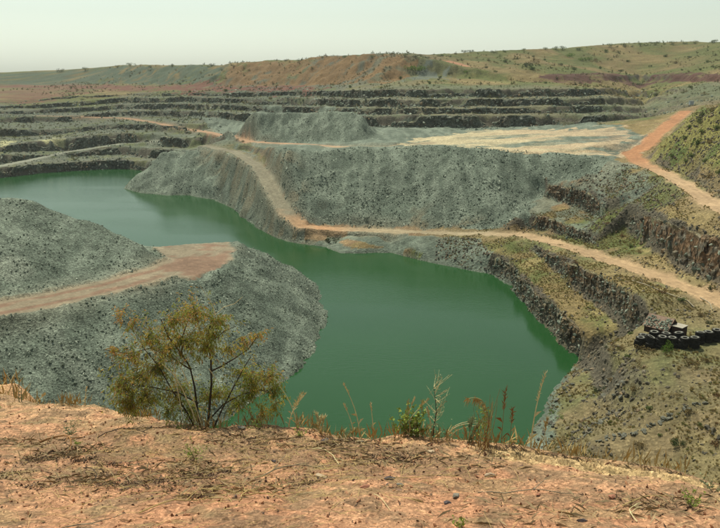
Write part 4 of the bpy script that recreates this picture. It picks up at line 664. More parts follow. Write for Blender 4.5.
def make_bank():
    xs = spaced([(-9, -5, .07), (-5, 3.6, .0215), (3.6, 8, .08)]); ys = spaced([(-1.5, 3.2, .12), (3.2, 8.8, .02), (8.8, 14, .09)])
    X, Y = np.meshgrid(xs, ys); Z, f = bank_height(X, Y)
    n = fbm(X / .9, Y / .9, oct=4, seed=221); n2 = fbm(X / .22, Y / .22, oct=4, seed=223); n3 = fbm(X / .06, Y / .06, oct=3, seed=227)
    c = np.zeros(X.shape + (3,)) + np.array((.300, .148, .082))
    c = lerp(c, (.335, .185, .104), smooth(-.2, .5, n) * .6)
    edge = smooth(1.3, .2, f['ly'] - Y)
    c = lerp(c, (.37, .225, .12), edge * smooth(-.6, .2, n2 + .3) * .8)
    litter = smooth(-.05, .5, n2 * .8 + n3 * .35 + .55 * np.exp(-((Y - 5.7 + .25 * X) / .9) ** 2) - .02 - .15 * (X > .3))
    c = lerp(c, (.15, .095, .055), litter * .75)
    c = lerp(c, (.175, .125, .065), smooth(.2, .8, fbm(X / .35, Y / .2, oct=3, seed=229) + .3 * (X < -2.5)) * .6)
    c = lerp(c, (.36, .25, .125), f['w'] * f['ridge'] * .85)  # track ridge tops painted paler, as if sunlit
    c = lerp(c, (.17, .125, .06), f['w'] * (1 - f['ridge']) * .85)  # gaps between the ridges painted darker, standing in for their shade
    c = lerp(c, (.40, .22, .11), f['left'] * (f['over'] > .2) * .6)
    ny, nx = X.shape; me = bpy.data.meshes.new('soil_bank')
    me.vertices.add(nx * ny); me.vertices.foreach_set('co', np.stack([X, Y, Z], -1).ravel())
    J, I = np.meshgrid(np.arange(ny - 1), np.arange(nx - 1), indexing='ij'); a = (J * nx + I).ravel()
    q = np.stack([a, a + 1, a + nx + 1, a + nx], 1).astype(np.int32); m = len(q)
    me.loops.add(4 * m); me.loops.foreach_set('vertex_index', q.ravel()); me.polygons.add(m); me.polygons.foreach_set('loop_start', np.arange(0, 4 * m, 4, dtype=np.int32))
    me.update(calc_edges=True); me.polygons.foreach_set('use_smooth', np.ones(m, bool))
    ca = me.color_attributes.new('soil', 'FLOAT_COLOR', 'POINT')
    ca.data.foreach_set('color', np.concatenate([c.reshape(-1, 3), np.ones((nx * ny, 1))], 1).astype(np.float32).ravel())
    me.materials.append(terrain_material('red_soil', 26, .30, .022, 45.0))
    o = bpy.data.objects.new('soil_bank', me); COL.objects.link(o); tag(o, kind='structure'); return xs, ys, Z
BXS, BYS, BZS = make_bank()
def bz(x, y):
    i = min(max(int(np.searchsorted(BXS, x)) - 1, 0), len(BXS) - 2); j = min(max(int(np.searchsorted(BYS, y)) - 1, 0), len(BYS) - 2)
    u = (x - BXS[i]) / (BXS[i + 1] - BXS[i]); v = (y - BYS[j]) / (BYS[j + 1] - BYS[j])
    return float((BZS[j, i] * (1 - u) + BZS[j, i + 1] * u) * (1 - v) + (BZS[j + 1, i] * (1 - u) + BZS[j + 1, i + 1] * u) * v)

# ----------------------------------------------------------------- plant building blocks
STUFF_PARTS = {'twigs', 'leaves', 'crown', 'rusty_foliage', 'seed_head', 'plume', 'stems', 'dry_spike'}
class MB:
    def __init__(s): s.v = []; s.f = []
    def tube(s, pts, r0, r1, sides=5):
        pts = [Vector(p) for p in pts]; n = len(pts); base = len(s.v)
        for i, p in enumerate(pts):
            d = (pts[min(i + 1, n - 1)] - pts[max(i - 1, 0)]).normalized()
            u = d.orthogonal().normalized(); w = d.cross(u); r = r0 + (r1 - r0) * i / (n - 1)
            for k in range(sides):
                a = 2 * math.pi * k / sides; s.v.append(p + (u * math.cos(a) + w * math.sin(a)) * r)
        for i in range(n - 1):
            for k in range(sides):
                a = base + i * sides + k; b = base + i * sides + (k + 1) % sides
                s.f.append((a, b, b + sides, a + sides))
        s.f.append(tuple(base + (n - 1) * sides + k for k in range(sides))); s.f.append(tuple(base + k for k in reversed(range(sides))))
    def leaf(s, p, d, ln, wd, rnd, droop=.3):
        d = Vector(d).normalized(); side = d.cross(Vector((rnd.gauss(0, 1), rnd.gauss(0, 1), rnd.gauss(0, 1)))).normalized()
        nrm = side.cross(d); p = Vector(p); b = len(s.v)
        mid = p + d * ln * .45 + nrm * ln * .08; tip = p + d * ln - Vector((0, 0, droop * ln))
        s.v += [p, mid + side * wd, tip, mid - side * wd]; s.f += [(b, b + 1, b + 2), (b, b + 2, b + 3)]
    def build(s, name, mat, parent=None):
        me = bpy.data.meshes.new(name); me.from_pydata([tuple(v) for v in s.v], [], s.f); me.materials.append(mat)
        o = bpy.data.objects.new(name, me); COL.objects.link(o); o.parent = parent
        if name in STUFF_PARTS: o['kind'] = 'stuff'
        return o

def curve(p0, p1, bend=(0, 0, 0), n=6):
    p0, p1, b = Vector(p0), Vector(p1), Vector(bend)
    return [p0.lerp(p1, t / (n - 1)) + b * (4 * (t / (n - 1)) * (1 - t / (n - 1))) for t in range(n)]

def leaf_material(name, stops, scale=9.0, trans=.25):
    m, nt, b = mat_new(name); L = nt.links; tc = nd(nt, 'ShaderNodeTexCoord')
    n = nd(nt, 'ShaderNodeTexNoise', Scale=scale, Detail=3.0, Roughness=.7); L.new(tc.outputs['Object'], n.inputs['Vector'])
    c = ramp(nt, n.outputs[0], stops); L.new(c, b.inputs['Base Color']); b.inputs['Roughness'].default_value = .7
    if trans:
        tr = nd(nt, 'ShaderNodeBsdfTranslucent'); L.new(c, tr.inputs['Color']); ms = nd(nt, 'ShaderNodeMixShader'); ms.inputs[0].default_value = trans
        L.new(b.outputs[0], ms.inputs[1]); L.new(tr.outputs[0], ms.inputs[2]); L.new(ms.outputs[0], nt.nodes['Material Output'].inputs['Surface'])
    return m
def plain(name, col, var=.3, scale=20, rough=.9):
    m, nt, b = mat_new(name); L = nt.links; tc = nd(nt, 'ShaderNodeTexCoord')
    n = nd(nt, 'ShaderNodeTexNoise', Scale=scale, Detail=4.0, Roughness=.65); L.new(tc.outputs['Object'], n.inputs['Vector'])
    L.new(ramp(nt, n.outputs[0], [(.3, tuple(v * (1 - var) for v in col)), (.7, tuple(v * (1 + var) for v in col))]), b.inputs['Base Color'])
    b.inputs['Roughness'].default_value = rough; return m

M_BARK = plain('dark_bark', (.055, .042, .03)); M_PALESTEM = plain('pale_dry_stem', (.55, .47, .26), .2); M_TWIG = plain('grey_twig', (.22, .18, .12))
M_STRAWM = plain('straw', (.40, .29, .12), .25); M_DEADGRASS = plain('dead_grass', (.26, .19, .105), .45, 3); M_RUSTY = plain('rusty_stem', (.24, .12, .045), .3)
M_BUSHLEAF = leaf_material('olive_leaves', [(.30, (.13, .165, .030)), (.47, (.24, .26, .050)), (.60, (.34, .29, .06)), (.74, (.44, .28, .07))], 3.2, .55)
M_ORANGELEAF = leaf_material('rusty_leaves', [(.3, (.30, .20, .05)), (.6, (.46, .25, .08))], 6, .55)
M_GREENLEAF = leaf_material('yellow_green_leaves', [(.3, (.14, .20, .03)), (.7, (.30, .34, .07))], 12)
M_GREYLEAF = leaf_material('grey_green_leaves', [(.3, (.16, .19, .10)), (.7, (.28, .30, .16))], 12)
M_DEADLEAF = leaf_material('dead_leaves', [(.3, (.055, .034, .026)), (.55, (.12, .072, .045)), (.75, (.26, .17, .10))], 14, .1)

def root(name, x, y, label, cat, group=None, dz=0):
    o = bpy.data.objects.new(name, None); COL.objects.link(o); o.location = (x, y, bz(x, y) + dz); o.empty_display_size = .1
    return tag(o, label, cat, group)

# ----------------------------------------------------------------- the bush on the edge
def big_bush():
    rnd = random.Random(3)
    x0, y0 = -1.60, 6.93
    rt = root('bush', x0, y0, 'olive and rust leaved bush with dark trunks at the edge of the soil bank', 'bush', dz=-.03)
    K_ = .0103
    P = lambda px, py, dy=0.0: Vector(((px - 205) * K_, dy, (428 - py) * K_ * 1.02))
    # dark stems
    stems = [
        ('trunk', [P(207, 430), P(211, 405, .02), P(214, 380, .03), P(213, 355, .05), P(211, 335, .05), P(216, 315, .06)], .014, .006),
        ('trunk', [P(201, 430, .05), P(198, 410, .06), P(197, 385, .08), P(193, 365, .1), P(184, 352, .12), P(172, 335, .14), P(165, 318, .15)], .012, .005),
        ('trunk', [P(197, 430, .02), P(188, 405, 0), P(176, 382, -.02), P(165, 360, -.02), P(150, 340, 0)], .009, .004),
        ('trunk', [P(212, 430, .04), P(222, 408, .06), P(234, 385, .08), P(246, 365, .06), P(254, 352, .05)], .009, .004),
        ('branch', [P(213, 368, .04), P(226, 360, .0), P(240, 350, -.04), P(252, 340, -.06), P(262, 328, -.08)], .009, .004),
        ('branch', [P(203, 425, .1), P(222, 405, .12), P(243, 393, .1), P(262, 388, .08), P(277, 392, .05)], .009, .004),
        ('branch', [P(199, 400, .05), P(180, 388, .0), P(158, 380, -.05), P(138, 378, -.05)], .009, .004),
        ('branch', [P(193, 368, .1), P(176, 356, .1), P(155, 345, .1), P(132, 350, .08), P(112, 345, .05)], .008, .003),
        ('branch', [P(184, 352, .12), P(186, 335, .1), P(192, 318, .12), P(200, 303, .12)], .007, .003),
        ('branch', [P(211, 340, .05), P(228, 328, .06), P(240, 322, .08)], .006, .003),
    ]
    for nm, pts, r0, r1 in stems:
        m = MB(); m.tube([p + Vector((rnd.gauss(0, .006), rnd.gauss(0, .01), 0)) for p in pts], r0, r1, 7); m.build(nm, M_BARK, rt)
    # pale dead stems
    for pts, r in (([P(203, 428, -.12), P(197, 400, -.14), P(189, 378, -.14), P(182, 362, -.16), P(172, 352, -.16)], .008), ([P(207, 428, -.1), P(200, 395, -.12), P(192, 365, -.13), P(186, 350, -.12)], .007),
                   ([P(190, 428, -.15), P(187, 398, -.15), P(184, 370, -.16), P(184, 348, -.18)], .006), ([P(221, 323, .02), P(221, 309, 0), P(230, 301, 0), P(241, 297, -.02), P(249, 290, -.03)], .0045),
                   ([P(222, 312, .02), P(219, 299, .02), P(213, 289, .02), P(208, 280, .02)], .0028), ([P(213, 362, -.02), P(222, 374, -.05), P(225, 390, -.06)], .004)):
        m = MB(); m.tube(pts, r, r * .45, 6); m.build('dead_stem', M_PALESTEM, rt)
    # foliage clumps: (px, py, depth, radius, leaves, rusty share)
    cl = [(200, 308, .1, 19, 300, .5), (222, 316, .05, 15, 220, .35), (178, 318, .12, 17, 260, .5), (156, 334, .1, 18, 260, .4), (134, 352, .05, 15, 170, .5), (128, 377, -.02, 18, 280, .25), (132, 392, -.05, 11, 150, .15),
          (160, 362, 0, 20, 330, .2), (188, 338, .1, 22, 380, .3), (212, 340, .05, 17, 260, .15), (217, 326, -.05, 11, 170, .05), (150, 392, -.02, 17, 300, .15), (136, 400, -.02, 13, 180, .2), (130, 378, 0, 10, 120, .4), (146, 372, .05, 14, 180, .3), (180, 388, .06, 18, 260, .15), (170, 345, .1, 18, 240, .35),
          (254, 374, .02, 15, 240, .2), (270, 372, 0, 14, 230, .3), (276, 384, 0, 10, 150, .1), (252, 392, .1, 14, 200, .12), (238, 402, .12, 13, 170, .1), (206, 396, .12, 14, 170, .1), (192, 408, .1, 13, 150, .1),
          (250, 333, -.05, 10, 70, .7), (263, 326, -.06, 7, 40, .9), (118, 346, .05, 7, 40, .9), (128, 312, .08, 8, 50, .9), (140, 318, .08, 8, 50, .8), (232, 345, .1, 12, 110, .25), (222, 392, .1, 12, 120, .1),
          (240, 372, .12, 10, 80, .2), (168, 408, .05, 12, 120, .1), (276, 402, .05, 9, 90, .15), (262, 410, .08, 9, 80, .1)]
    g, o_, tw = MB(), MB(), MB()
    for px, py, dy, r, n, ru in cl:
        c = P(px, py, dy); rr = r * K_
        near = min((p for _, pts, _, _ in stems for p in pts), key=lambda q: (q - c).length + (.3 if q.z > c.z + .05 else 0))
        tw.tube(curve(near, c, (0, 0, .02), 5), .0035, .0012, 4)
        for t in range(max(8, n // 6)):
            e = c + Vector((rnd.gauss(0, .62), rnd.gauss(0, .9), rnd.gauss(-.05, .6))) * rr
            d = (e - c); tw.tube([c, c.lerp(e, .5) + Vector((0, 0, .01)), e], .0016, .0006, 3)
            for k in range(15):
                q = c.lerp(e, rnd.uniform(.15, 1.1)) + Vector((rnd.gauss(0, .013), rnd.gauss(0, .013), rnd.gauss(0, .013)))
                dd = d.normalized() * .7 + Vector((rnd.gauss(0, .6), rnd.gauss(0, .6), rnd.gauss(-.55, .5)))
                (o_ if rnd.random() < ru * .7 else g).leaf(q, dd, rnd.uniform(.024, .048), rnd.uniform(.0035, .0065), rnd, .25)
    tw.build('twigs', M_TWIG, rt)
    cr = g.build('crown', M_BUSHLEAF, rt); o_.build('rusty_foliage', M_ORANGELEAF, cr)
big_bush()

# ----------------------------------------------------------------- grass stalks and small plants along the edge
def stalk(px, h, lean, label, name='grass_stalk', head='plume', mat=None, n=1, y_off=.06, curl=0, group=None, thick=.0065):
    rnd = random.Random(int(px * 7)); D = 7.1 - (px / 720) * 1.1
    x = float(np.interp(px, [0, 60, 130, 200, 300, 390, 470, 530, 600, 660, 715], [-4.5, -3.54, -2.61, -1.65, -.61, .29, 1.03, 1.55, 2.09, 2.47, 2.74])); y = float(lip_y(x)) - y_off
    rt = root(name, x, y, label, 'grass', group, dz=-.02); mat = mat or M_PALESTEM
    for i in range(n):
        ox, hh, ll = (rnd.gauss(0, .02), h * rnd.uniform(.75, 1), lean + rnd.gauss(0, .05)) if i else (0, h, lean)
        pts = curve((ox, 0, 0), (ll + ox, rnd.gauss(0, .04), hh), (-ll * .25, 0, curl * hh), 8)
        m = MB(); m.tube(pts, thick, thick * .3, 5); st = m.build('stem', mat, rt)
        for k in (.2, .38, .55):
            lf = MB()
            p = Vector(pts[int(k * 7)]); sgn = rnd.choice((-1, 1)); L = h * rnd.uniform(.14, .24)
            lf.leaf(p, (sgn * .6, rnd.gauss(0, .3), .9), L, .006, rnd, .35); lf.build('blade', mat, rt)
        hd = MB()
        if head == 'plume':
            for k in range(46):
                t = .62 + .38 * k / 46; f = t * 7; a = int(min(f, 6)); p = Vector(pts[a]).lerp(Vector(pts[a + 1]), f - a)
                hd.leaf(p, (rnd.gauss(0, .5) + ll * .5, rnd.gauss(0, .5), 1.1), rnd.uniform(.03, .06), .004, rnd, .05)
        elif head == 'spike':
            for k in range(26):
                t = .8 + .2 * k / 26; f = t * 7; a = int(min(f, 6)); p = Vector(pts[a]).lerp(Vector(pts[a + 1]), f - a)
                hd.leaf(p, (rnd.gauss(0, .3), rnd.gauss(0, .3), 1.0), .03, .0045, rnd, 0)
        if hd.v: hd.build('seed_head', mat, rt)
    return rt
stalk(361, .60, -.16, 'tallest pale grass stalk of the three left of the leafy plant', head='spike')
stalk(355, .34, -.10, 'short leaning pale grass stalk beside the tallest of the three', head='spike')
stalk(374, .40, -.03, 'thin upright pale grass stalk right of the tallest of the three', head='spike')
stalk(529, .74, .10, 'tall lone grass stalk with feathery plume right of the reed clump', head='plume', thick=.0075)
stalk(542, .32, .03, 'short faint grass stalk right of the tall plumed one', head='plume', mat=M_STRAWM, thick=.0032)
stalk(298, .50, -.16, 'long dry stem bending left over the bush edge', head=None, n=1)
stalk(290, .38, .17, 'dry stem leaning right beside the bush', head='plume', n=2)
stalk(322, .22, -.05, 'small forked dry grass tuft between bush and tall stalks', head='plume', n=3)
stalk(22, .32, .03, 'pale grass stalk at the far left edge of the bank', head='spike', n=2, mat=M_GREYLEAF)
stalk(2, .26, -.02, 'cut off grass stalk on the left picture border', head='spike', n=2)
stalk(87, .26, .05, 'single straw stalk standing on the bank left of the bush', head='spike')
stalk(40, .16, .12, 'low straw stem leaning over the sandy edge at left', head='spike', n=2)
stalk(508, .42, .0, 'faint thin brown reed right of the reed clump', head='plume', mat=M_RUSTY, thick=.0032)
stalk(500, .60, .01, 'tall thin rusty reed behind the reed clump', head='plume', mat=M_RUSTY, thick=.0032)
stalk(404, .42, .10, 'slender upright stalk among the leafy plant', head='spike', n=2)
stalk(432, .34, -.06, 'short pale stalk left of the twiggy sapling trunk', head='spike', n=2)
stalk(470, .26, .08, 'low green grass tuft left of the reed clump', head='plume', n=5, mat=M_GREYLEAF)
stalk(418, .20, .03, 'green grass tuft between leafy plant and sapling', head=None, n=6, mat=M_GREENLEAF)
stalk(340, .16, .05, 'low green tuft left of the tall grass stalks', head=None, n=5, mat=M_GREYLEAF)
stalk(446, .22, .30, 'straw stems arching right from the twiggy sapling', head=None, n=3, curl=.25)

def reed_clump():
    rnd = random.Random(9); x, y = 1.10, 6.02
    rt = root('reed_clump', x, y, 'rusty dry reed clump with drooping plume on the soil edge', 'reeds', dz=-.02)
    for i in range(26):
        ox, oy = rnd.gauss(0, .05), rnd.gauss(0, .05); h = rnd.uniform(.22, .58)
        m = MB(); m.tube(curve((ox, oy, 0), (ox + rnd.gauss(0, .06), oy + rnd.gauss(0, .04), h), (rnd.gauss(0, .02), 0, 0), 6), .0038, .0012, 4); m.build('reed', M_RUSTY if rnd.random() < .6 else M_STRAWM, rt)
    m = MB(); pts = curve((0, 0, .1), (-.16, 0, .50), (.09, 0, .14), 10)
    m.tube(pts, .004, .0012, 5)
    for k in range(80):
        t = rnd.uniform(.3, 1) * 9; a = int(min(t, 8)); p = pts[a].lerp(pts[a + 1], t - a)
        m.leaf(p, (-.4 + rnd.gauss(0, .4), rnd.gauss(0, .4), rnd.gauss(-.4, .5)), rnd.uniform(.03, .07), .002, rnd, .5)
    m.build('plume', M_STRAWM, rt)
    m = MB()
    for k in range(120):
        m.leaf((rnd.gauss(0, .028), rnd.gauss(0, .03), rnd.uniform(.12, .42)), (rnd.gauss(0, 1), rnd.gauss(0, 1), .4), rnd.uniform(.015, .03), .007, rnd, .1)
    m.build('leaves', M_GREENLEAF, rt)
reed_clump()

def leafy_plant():
    rnd = random.Random(12); x, y = .42, 6.38
    rt = root('leafy_plant', x, y, 'yellow green leafy plant between the grass stalks and the twiggy sapling', 'plant', dz=-.02)
    lf = MB()
    for i in range(20):
        dx = rnd.uniform(-.24, .22); h = rnd.uniform(.14, .34); p = curve((dx * .3, 0, 0), (dx, rnd.gauss(0, .07), h), (0, 0, .02), 5)
        m = MB(); m.tube(p, .0032, .0015, 4); m.build('stem', M_TWIG, rt)
        for k in range(20):
            t = rnd.uniform(.25, 1) * 4; a = int(min(t, 3)); q = p[a].lerp(p[a + 1], t - a)
            lf.leaf(q, (rnd.gauss(0, 1), rnd.gauss(0, 1), .5), rnd.uniform(.022, .040), rnd.uniform(.010, .016), rnd, .1)
    lf.build('leaves', M_GREENLEAF, rt)
    for dx, h in ((.04, .40), (.17, .39)):
        m = MB(); m.tube(curve((dx * .5, 0, 0), (dx, 0, h), (-.03, 0, 0), 6), .004, .002, 5)
        for k in range(30): m.leaf((dx - .01 + rnd.gauss(0, .006), rnd.gauss(0, .006), h * rnd.uniform(.6, 1)), (.2, 0, 1), .03, .003, rnd, 0)
        m.build('dry_spike', M_STRAWM, rt)
leafy_plant()

def sapling():
    rnd = random.Random(21); x, y = .68, 6.30
    rt = root('sapling', x, y, 'bare grey twiggy sapling with few leaves in front of the water', 'sapling', dz=-.02)
    tr = [Vector((0, 0, 0)), Vector((.01, 0, .15)), Vector((.03, 0, .30)), Vector((.02, 0, .42)), Vector((.0, 0, .56))]
    m = MB(); m.tube(tr, .007, .002, 6); m.build('trunk', M_BARK, rt)
    lf = MB(); b = MB()
    for i in range(26):
        t = rnd.uniform(.9, 4); a = int(min(t, 3)); p = tr[a].lerp(tr[a + 1], t - a); sg = rnd.choice((-1, 1)); L = rnd.uniform(.05, .2)
        e = p + Vector((sg * L * rnd.uniform(.3, .9), rnd.gauss(0, .08), L * rnd.uniform(.4, 1.1))); b.tube(curve(p, e, (rnd.gauss(0, .012), 0, rnd.gauss(0, .012)), 5), .0028, .001, 4)
        for k in range(7): lf.leaf(p.lerp(e, rnd.uniform(.3, 1.05)), (rnd.gauss(0, 1), rnd.gauss(0, 1), .5), rnd.uniform(.012, .026), .006, rnd, .1)
        mid = p.lerp(e, rnd.uniform(.4, .8)); b.tube([mid, mid + Vector((rnd.gauss(0, .04), rnd.gauss(0, .03), rnd.uniform(.02, .09)))], .0014, .0008, 3)
    for k in range(150): lf.leaf((rnd.gauss(.05, .14), rnd.gauss(0, .06), abs(rnd.gauss(.08, .07))), (rnd.gauss(0, 1), rnd.gauss(0, 1), .7), rnd.uniform(.015, .03), .007, rnd, .1)
    b.build('twigs', M_PALESTEM, rt); lf.build('leaves', M_GREYLEAF, rt)
sapling()

# small green herbs
def herb(x, y, r, label, mat, n=70):
    rnd = random.Random(int(x * 100 + y * 31)); rt = root('herb', x, y, label, 'plant', 'small herbs on the soil bank', dz=-.01)
    s, l = MB(), MB()
    for i in range(max(5, n // 9)):
        a = rnd.uniform(0, 6.28); e = Vector((math.cos(a) * r * rnd.uniform(.3, 1), math.sin(a) * r * rnd.uniform(.3, 1), r * rnd.uniform(.4, 1.2)))
        s.tube([(0, 0, 0), e * .5 + Vector((0, 0, .01)), e], .002, .001, 3)
        for k in range(9): l.leaf(e * rnd.uniform(.3, 1.05), (rnd.gauss(0, 1), rnd.gauss(0, 1), .6), rnd.uniform(.012, .03), .006, rnd, .1)
    s.build('stems', M_TWIG, rt); l.build('leaves', mat, rt)
for a in ((-2.62, 6.2, .05, 'tiny green sprout on the sand left of the bush', M_GREENLEAF, 40), (-2.95, 6.85, .12, 'grey green low plant left of the sandy hump', M_GREYLEAF, 160),
          (-1.42, 5.75, .13, 'olive low plant on dark leaf litter below the bush', M_GREENLEAF, 110), (-1.78, 6.72, .15, 'leafy sprouts at the foot of the bush', M_GREENLEAF, 120),
          (-.55, 6.45, .10, 'small herb by the edge right of the bush', M_GREENLEAF, 90), (-1.02, 6.6, .09, 'green sprout by the edge near the bush trunks', M_GREENLEAF, 80),
          (2.25, 4.45, .12, 'low green weed at the lower right of the bank', M_GREENLEAF, 120), (.62, 4.05, .08, 'green weed at the bottom of the bank, right of centre', M_GREENLEAF, 70),
          (-4.0, 7.3, .2, 'tangled olive weed at the left of the bank', M_GREENLEAF, 160), (2.55, 4.75, .12, 'dry weed beside the crawler track at right', M_GREYLEAF, 90)): herb(*a)

# ----------------------------------------------------------------- stones, sticks and litter on the bank
M_CLOD = plain('dark_stone', (.075, .06, .06), .4, 30); M_REDCLOD = plain('red_stone', (.27, .12, .075), .3, 30); M_GREYSTONE = plain('grey_pebble', (.17, .15, .12), .3, 30); M_PALESTONE = plain('pale_chip', (.36, .27, .18), .25, 30)
for x, y, r, el, rz, mt, lab in (
    (.04, 4.73, .042, 1.5, .35, M_REDCLOD, 'flat reddish stone alone on the soil left of centre'), (.23, 5.02, .040, 1.7, .5, M_CLOD, 'long dark stone lying above the small grey pebble'), (.30, 4.90, .03, 1.3, 0, M_GREYSTONE, 'small grey pebble below the long dark stone'),
    (.60, 4.53, .042, 1.2, .4, M_CLOD, 'dark stone touching the round grey one'), (.68, 4.64, .042, 1.2, .1, M_GREYSTONE, 'round grey stone next to the dark stone'), (1.77, 4.62, .045, 1.1, .8, M_REDCLOD, 'dark red clod below the crawler track'),
    (1.43, 4.19, .04, 1.5, .2, M_CLOD, 'dark clod near the lower right of the bank'), (-.72, 5.55, .03, 1.1, 0, M_CLOD, 'small black stone amid the straw'), (-.34, 6.42, .05, 1.3, .5, M_CLOD, 'dark clod near the edge below the grass stalks'),
    (1.02, 5.22, .05, 1.2, .1, M_PALESTONE, 'pale triangular stone at the foot of the reed clump'), (-.30, 5.12, .045, 1.7, -.5, M_PALESTONE, 'pale bone-like chip right of the straw star'), (1.28, 4.72, .028, 1.2, 0, M_REDCLOD, 'small red clod left of the dark red one'),
    (-1.15, 6.52, .05, 1.3, .4, M_GREYSTONE, 'grey stone below the bush trunks'), (.02, 6.2, .07, 1.4, .2, M_GREYSTONE, 'flat grey stone on the pale sand near the edge'), (.62, 5.86, .04, 1.2, .2, M_PALESTONE, 'pale pebble between leafy plant and reed clump')):
    me = rock_mesh('stone', int(x * 100 + y * 10), 2, .6); me.materials.append(mt)
    o = bpy.data.objects.new('stone', me); COL.objects.link(o); o.scale = (r * el * .65, r * .6, r * .6); o.rotation_euler = (.1, .1, rz); o.location = (x, y, bz(x, y) + r * .3); tag(o, lab, 'stone', 'stones on the soil bank')

def stick(x, y, L, rz, label, mat, r=.005, arch=.03, forks=0, lift=.006, name='twig'):
    rnd = random.Random(int(x * 91 + y * 57)); m = MB(); n = 8; pts = []
    for i in range(n):
        t = i / (n - 1) - .5; px = x + math.cos(rz) * L * t - math.sin(rz) * arch * math.cos(t * 3.1) + rnd.gauss(0, .004); py = y + math.sin(rz) * L * t + math.cos(rz) * arch * math.cos(t * 3.1)
        pts.append(Vector((px, py, bz(px, py) + lift + max(0, arch) * .5 * math.cos(t * 3.1) + .004)))
    m.tube(pts, r, r * .5, 5)
    for k in range(forks):
        i = rnd.randrange(2, n - 1); a = rz + rnd.choice((-1, 1)) * rnd.uniform(.4, .9); e = pts[i] + Vector((math.cos(a), math.sin(a), rnd.uniform(0, .3))) * L * rnd.uniform(.15, .35); m.tube([pts[i], pts[i].lerp(e, .5) + Vector((0, 0, .008)), e], r * .6, r * .3, 4)
    o = m.build(name, mat, None); tag(o, label, 'twig', 'dry twigs and straws on the bank'); return o
for a in ((-1.2, 4.4, .55, .45, 'long straw twig at the lower left of the straw star', M_STRAWM, .005, .03, 1), (-.62, 4.5, .42, -.25, 'straw twig crossing the straw star to the right', M_STRAWM, .004, .02, 1), (-.78, 4.62, .40, 1.4, 'upright straw twig in the middle of the straw star', M_STRAWM, .004, .02, 1),
          (-.95, 4.75, .5, -.5, 'straw twig at the upper left of the straw star', M_STRAWM, .004, .02, 0), (-.55, 5.3, .6, .4, 'thin branch lying above the straw star', M_TWIG, .006, .05, 3), (-.30, 5.75, .45, -1.0, 'curved pale stem near the bank centre', M_PALESTEM, .005, .06, 1),
          (-2.4, 5.15, .5, .0, 'horizontal pale straw at the left of the bank', M_PALESTEM, .004, .0, 0), (-2.75, 4.6, .5, -.5, 'dry stem at the left border of the bank', M_STRAWM, .006, .02, 1), (-2.15, 5.2, .5, -1.1, 'dark thin twig standing out of the litter at left', M_BARK, .004, .08, 1),
          (-2.85, 6.2, .7, -.75, 'arching rusty branch at the left of the bank', M_RUSTY, .010, .14, 2), (-2.2, 6.25, .5, -.1, 'thin brown twig under the sandy hump', M_BARK, .005, .04, 1), (2.0, 4.55, .45, .35, 'straw twig below the crawler track', M_STRAWM, .004, .04, 2),
          (1.85, 4.35, .3, 1.2, 'forked pale straw below the crawler track', M_PALESTEM, .004, .05, 3), (.55, 5.1, .6, .1, 'thin straw lying across the middle of the bank', M_STRAWM, .003, .02, 0), (1.2, 4.75, .7, -.1, 'dark root-like twig right of the two stones', M_TWIG, .005, .03, 1),
          (.15, 4.45, .3, -1.2, 'pale straw below the flat reddish stone', M_PALESTEM, .003, .01, 0), (-1.75, 4.15, .5, .7, 'dry twig at the bottom left of the bank', M_TWIG, .005, .02, 1)):
    stick(*a)

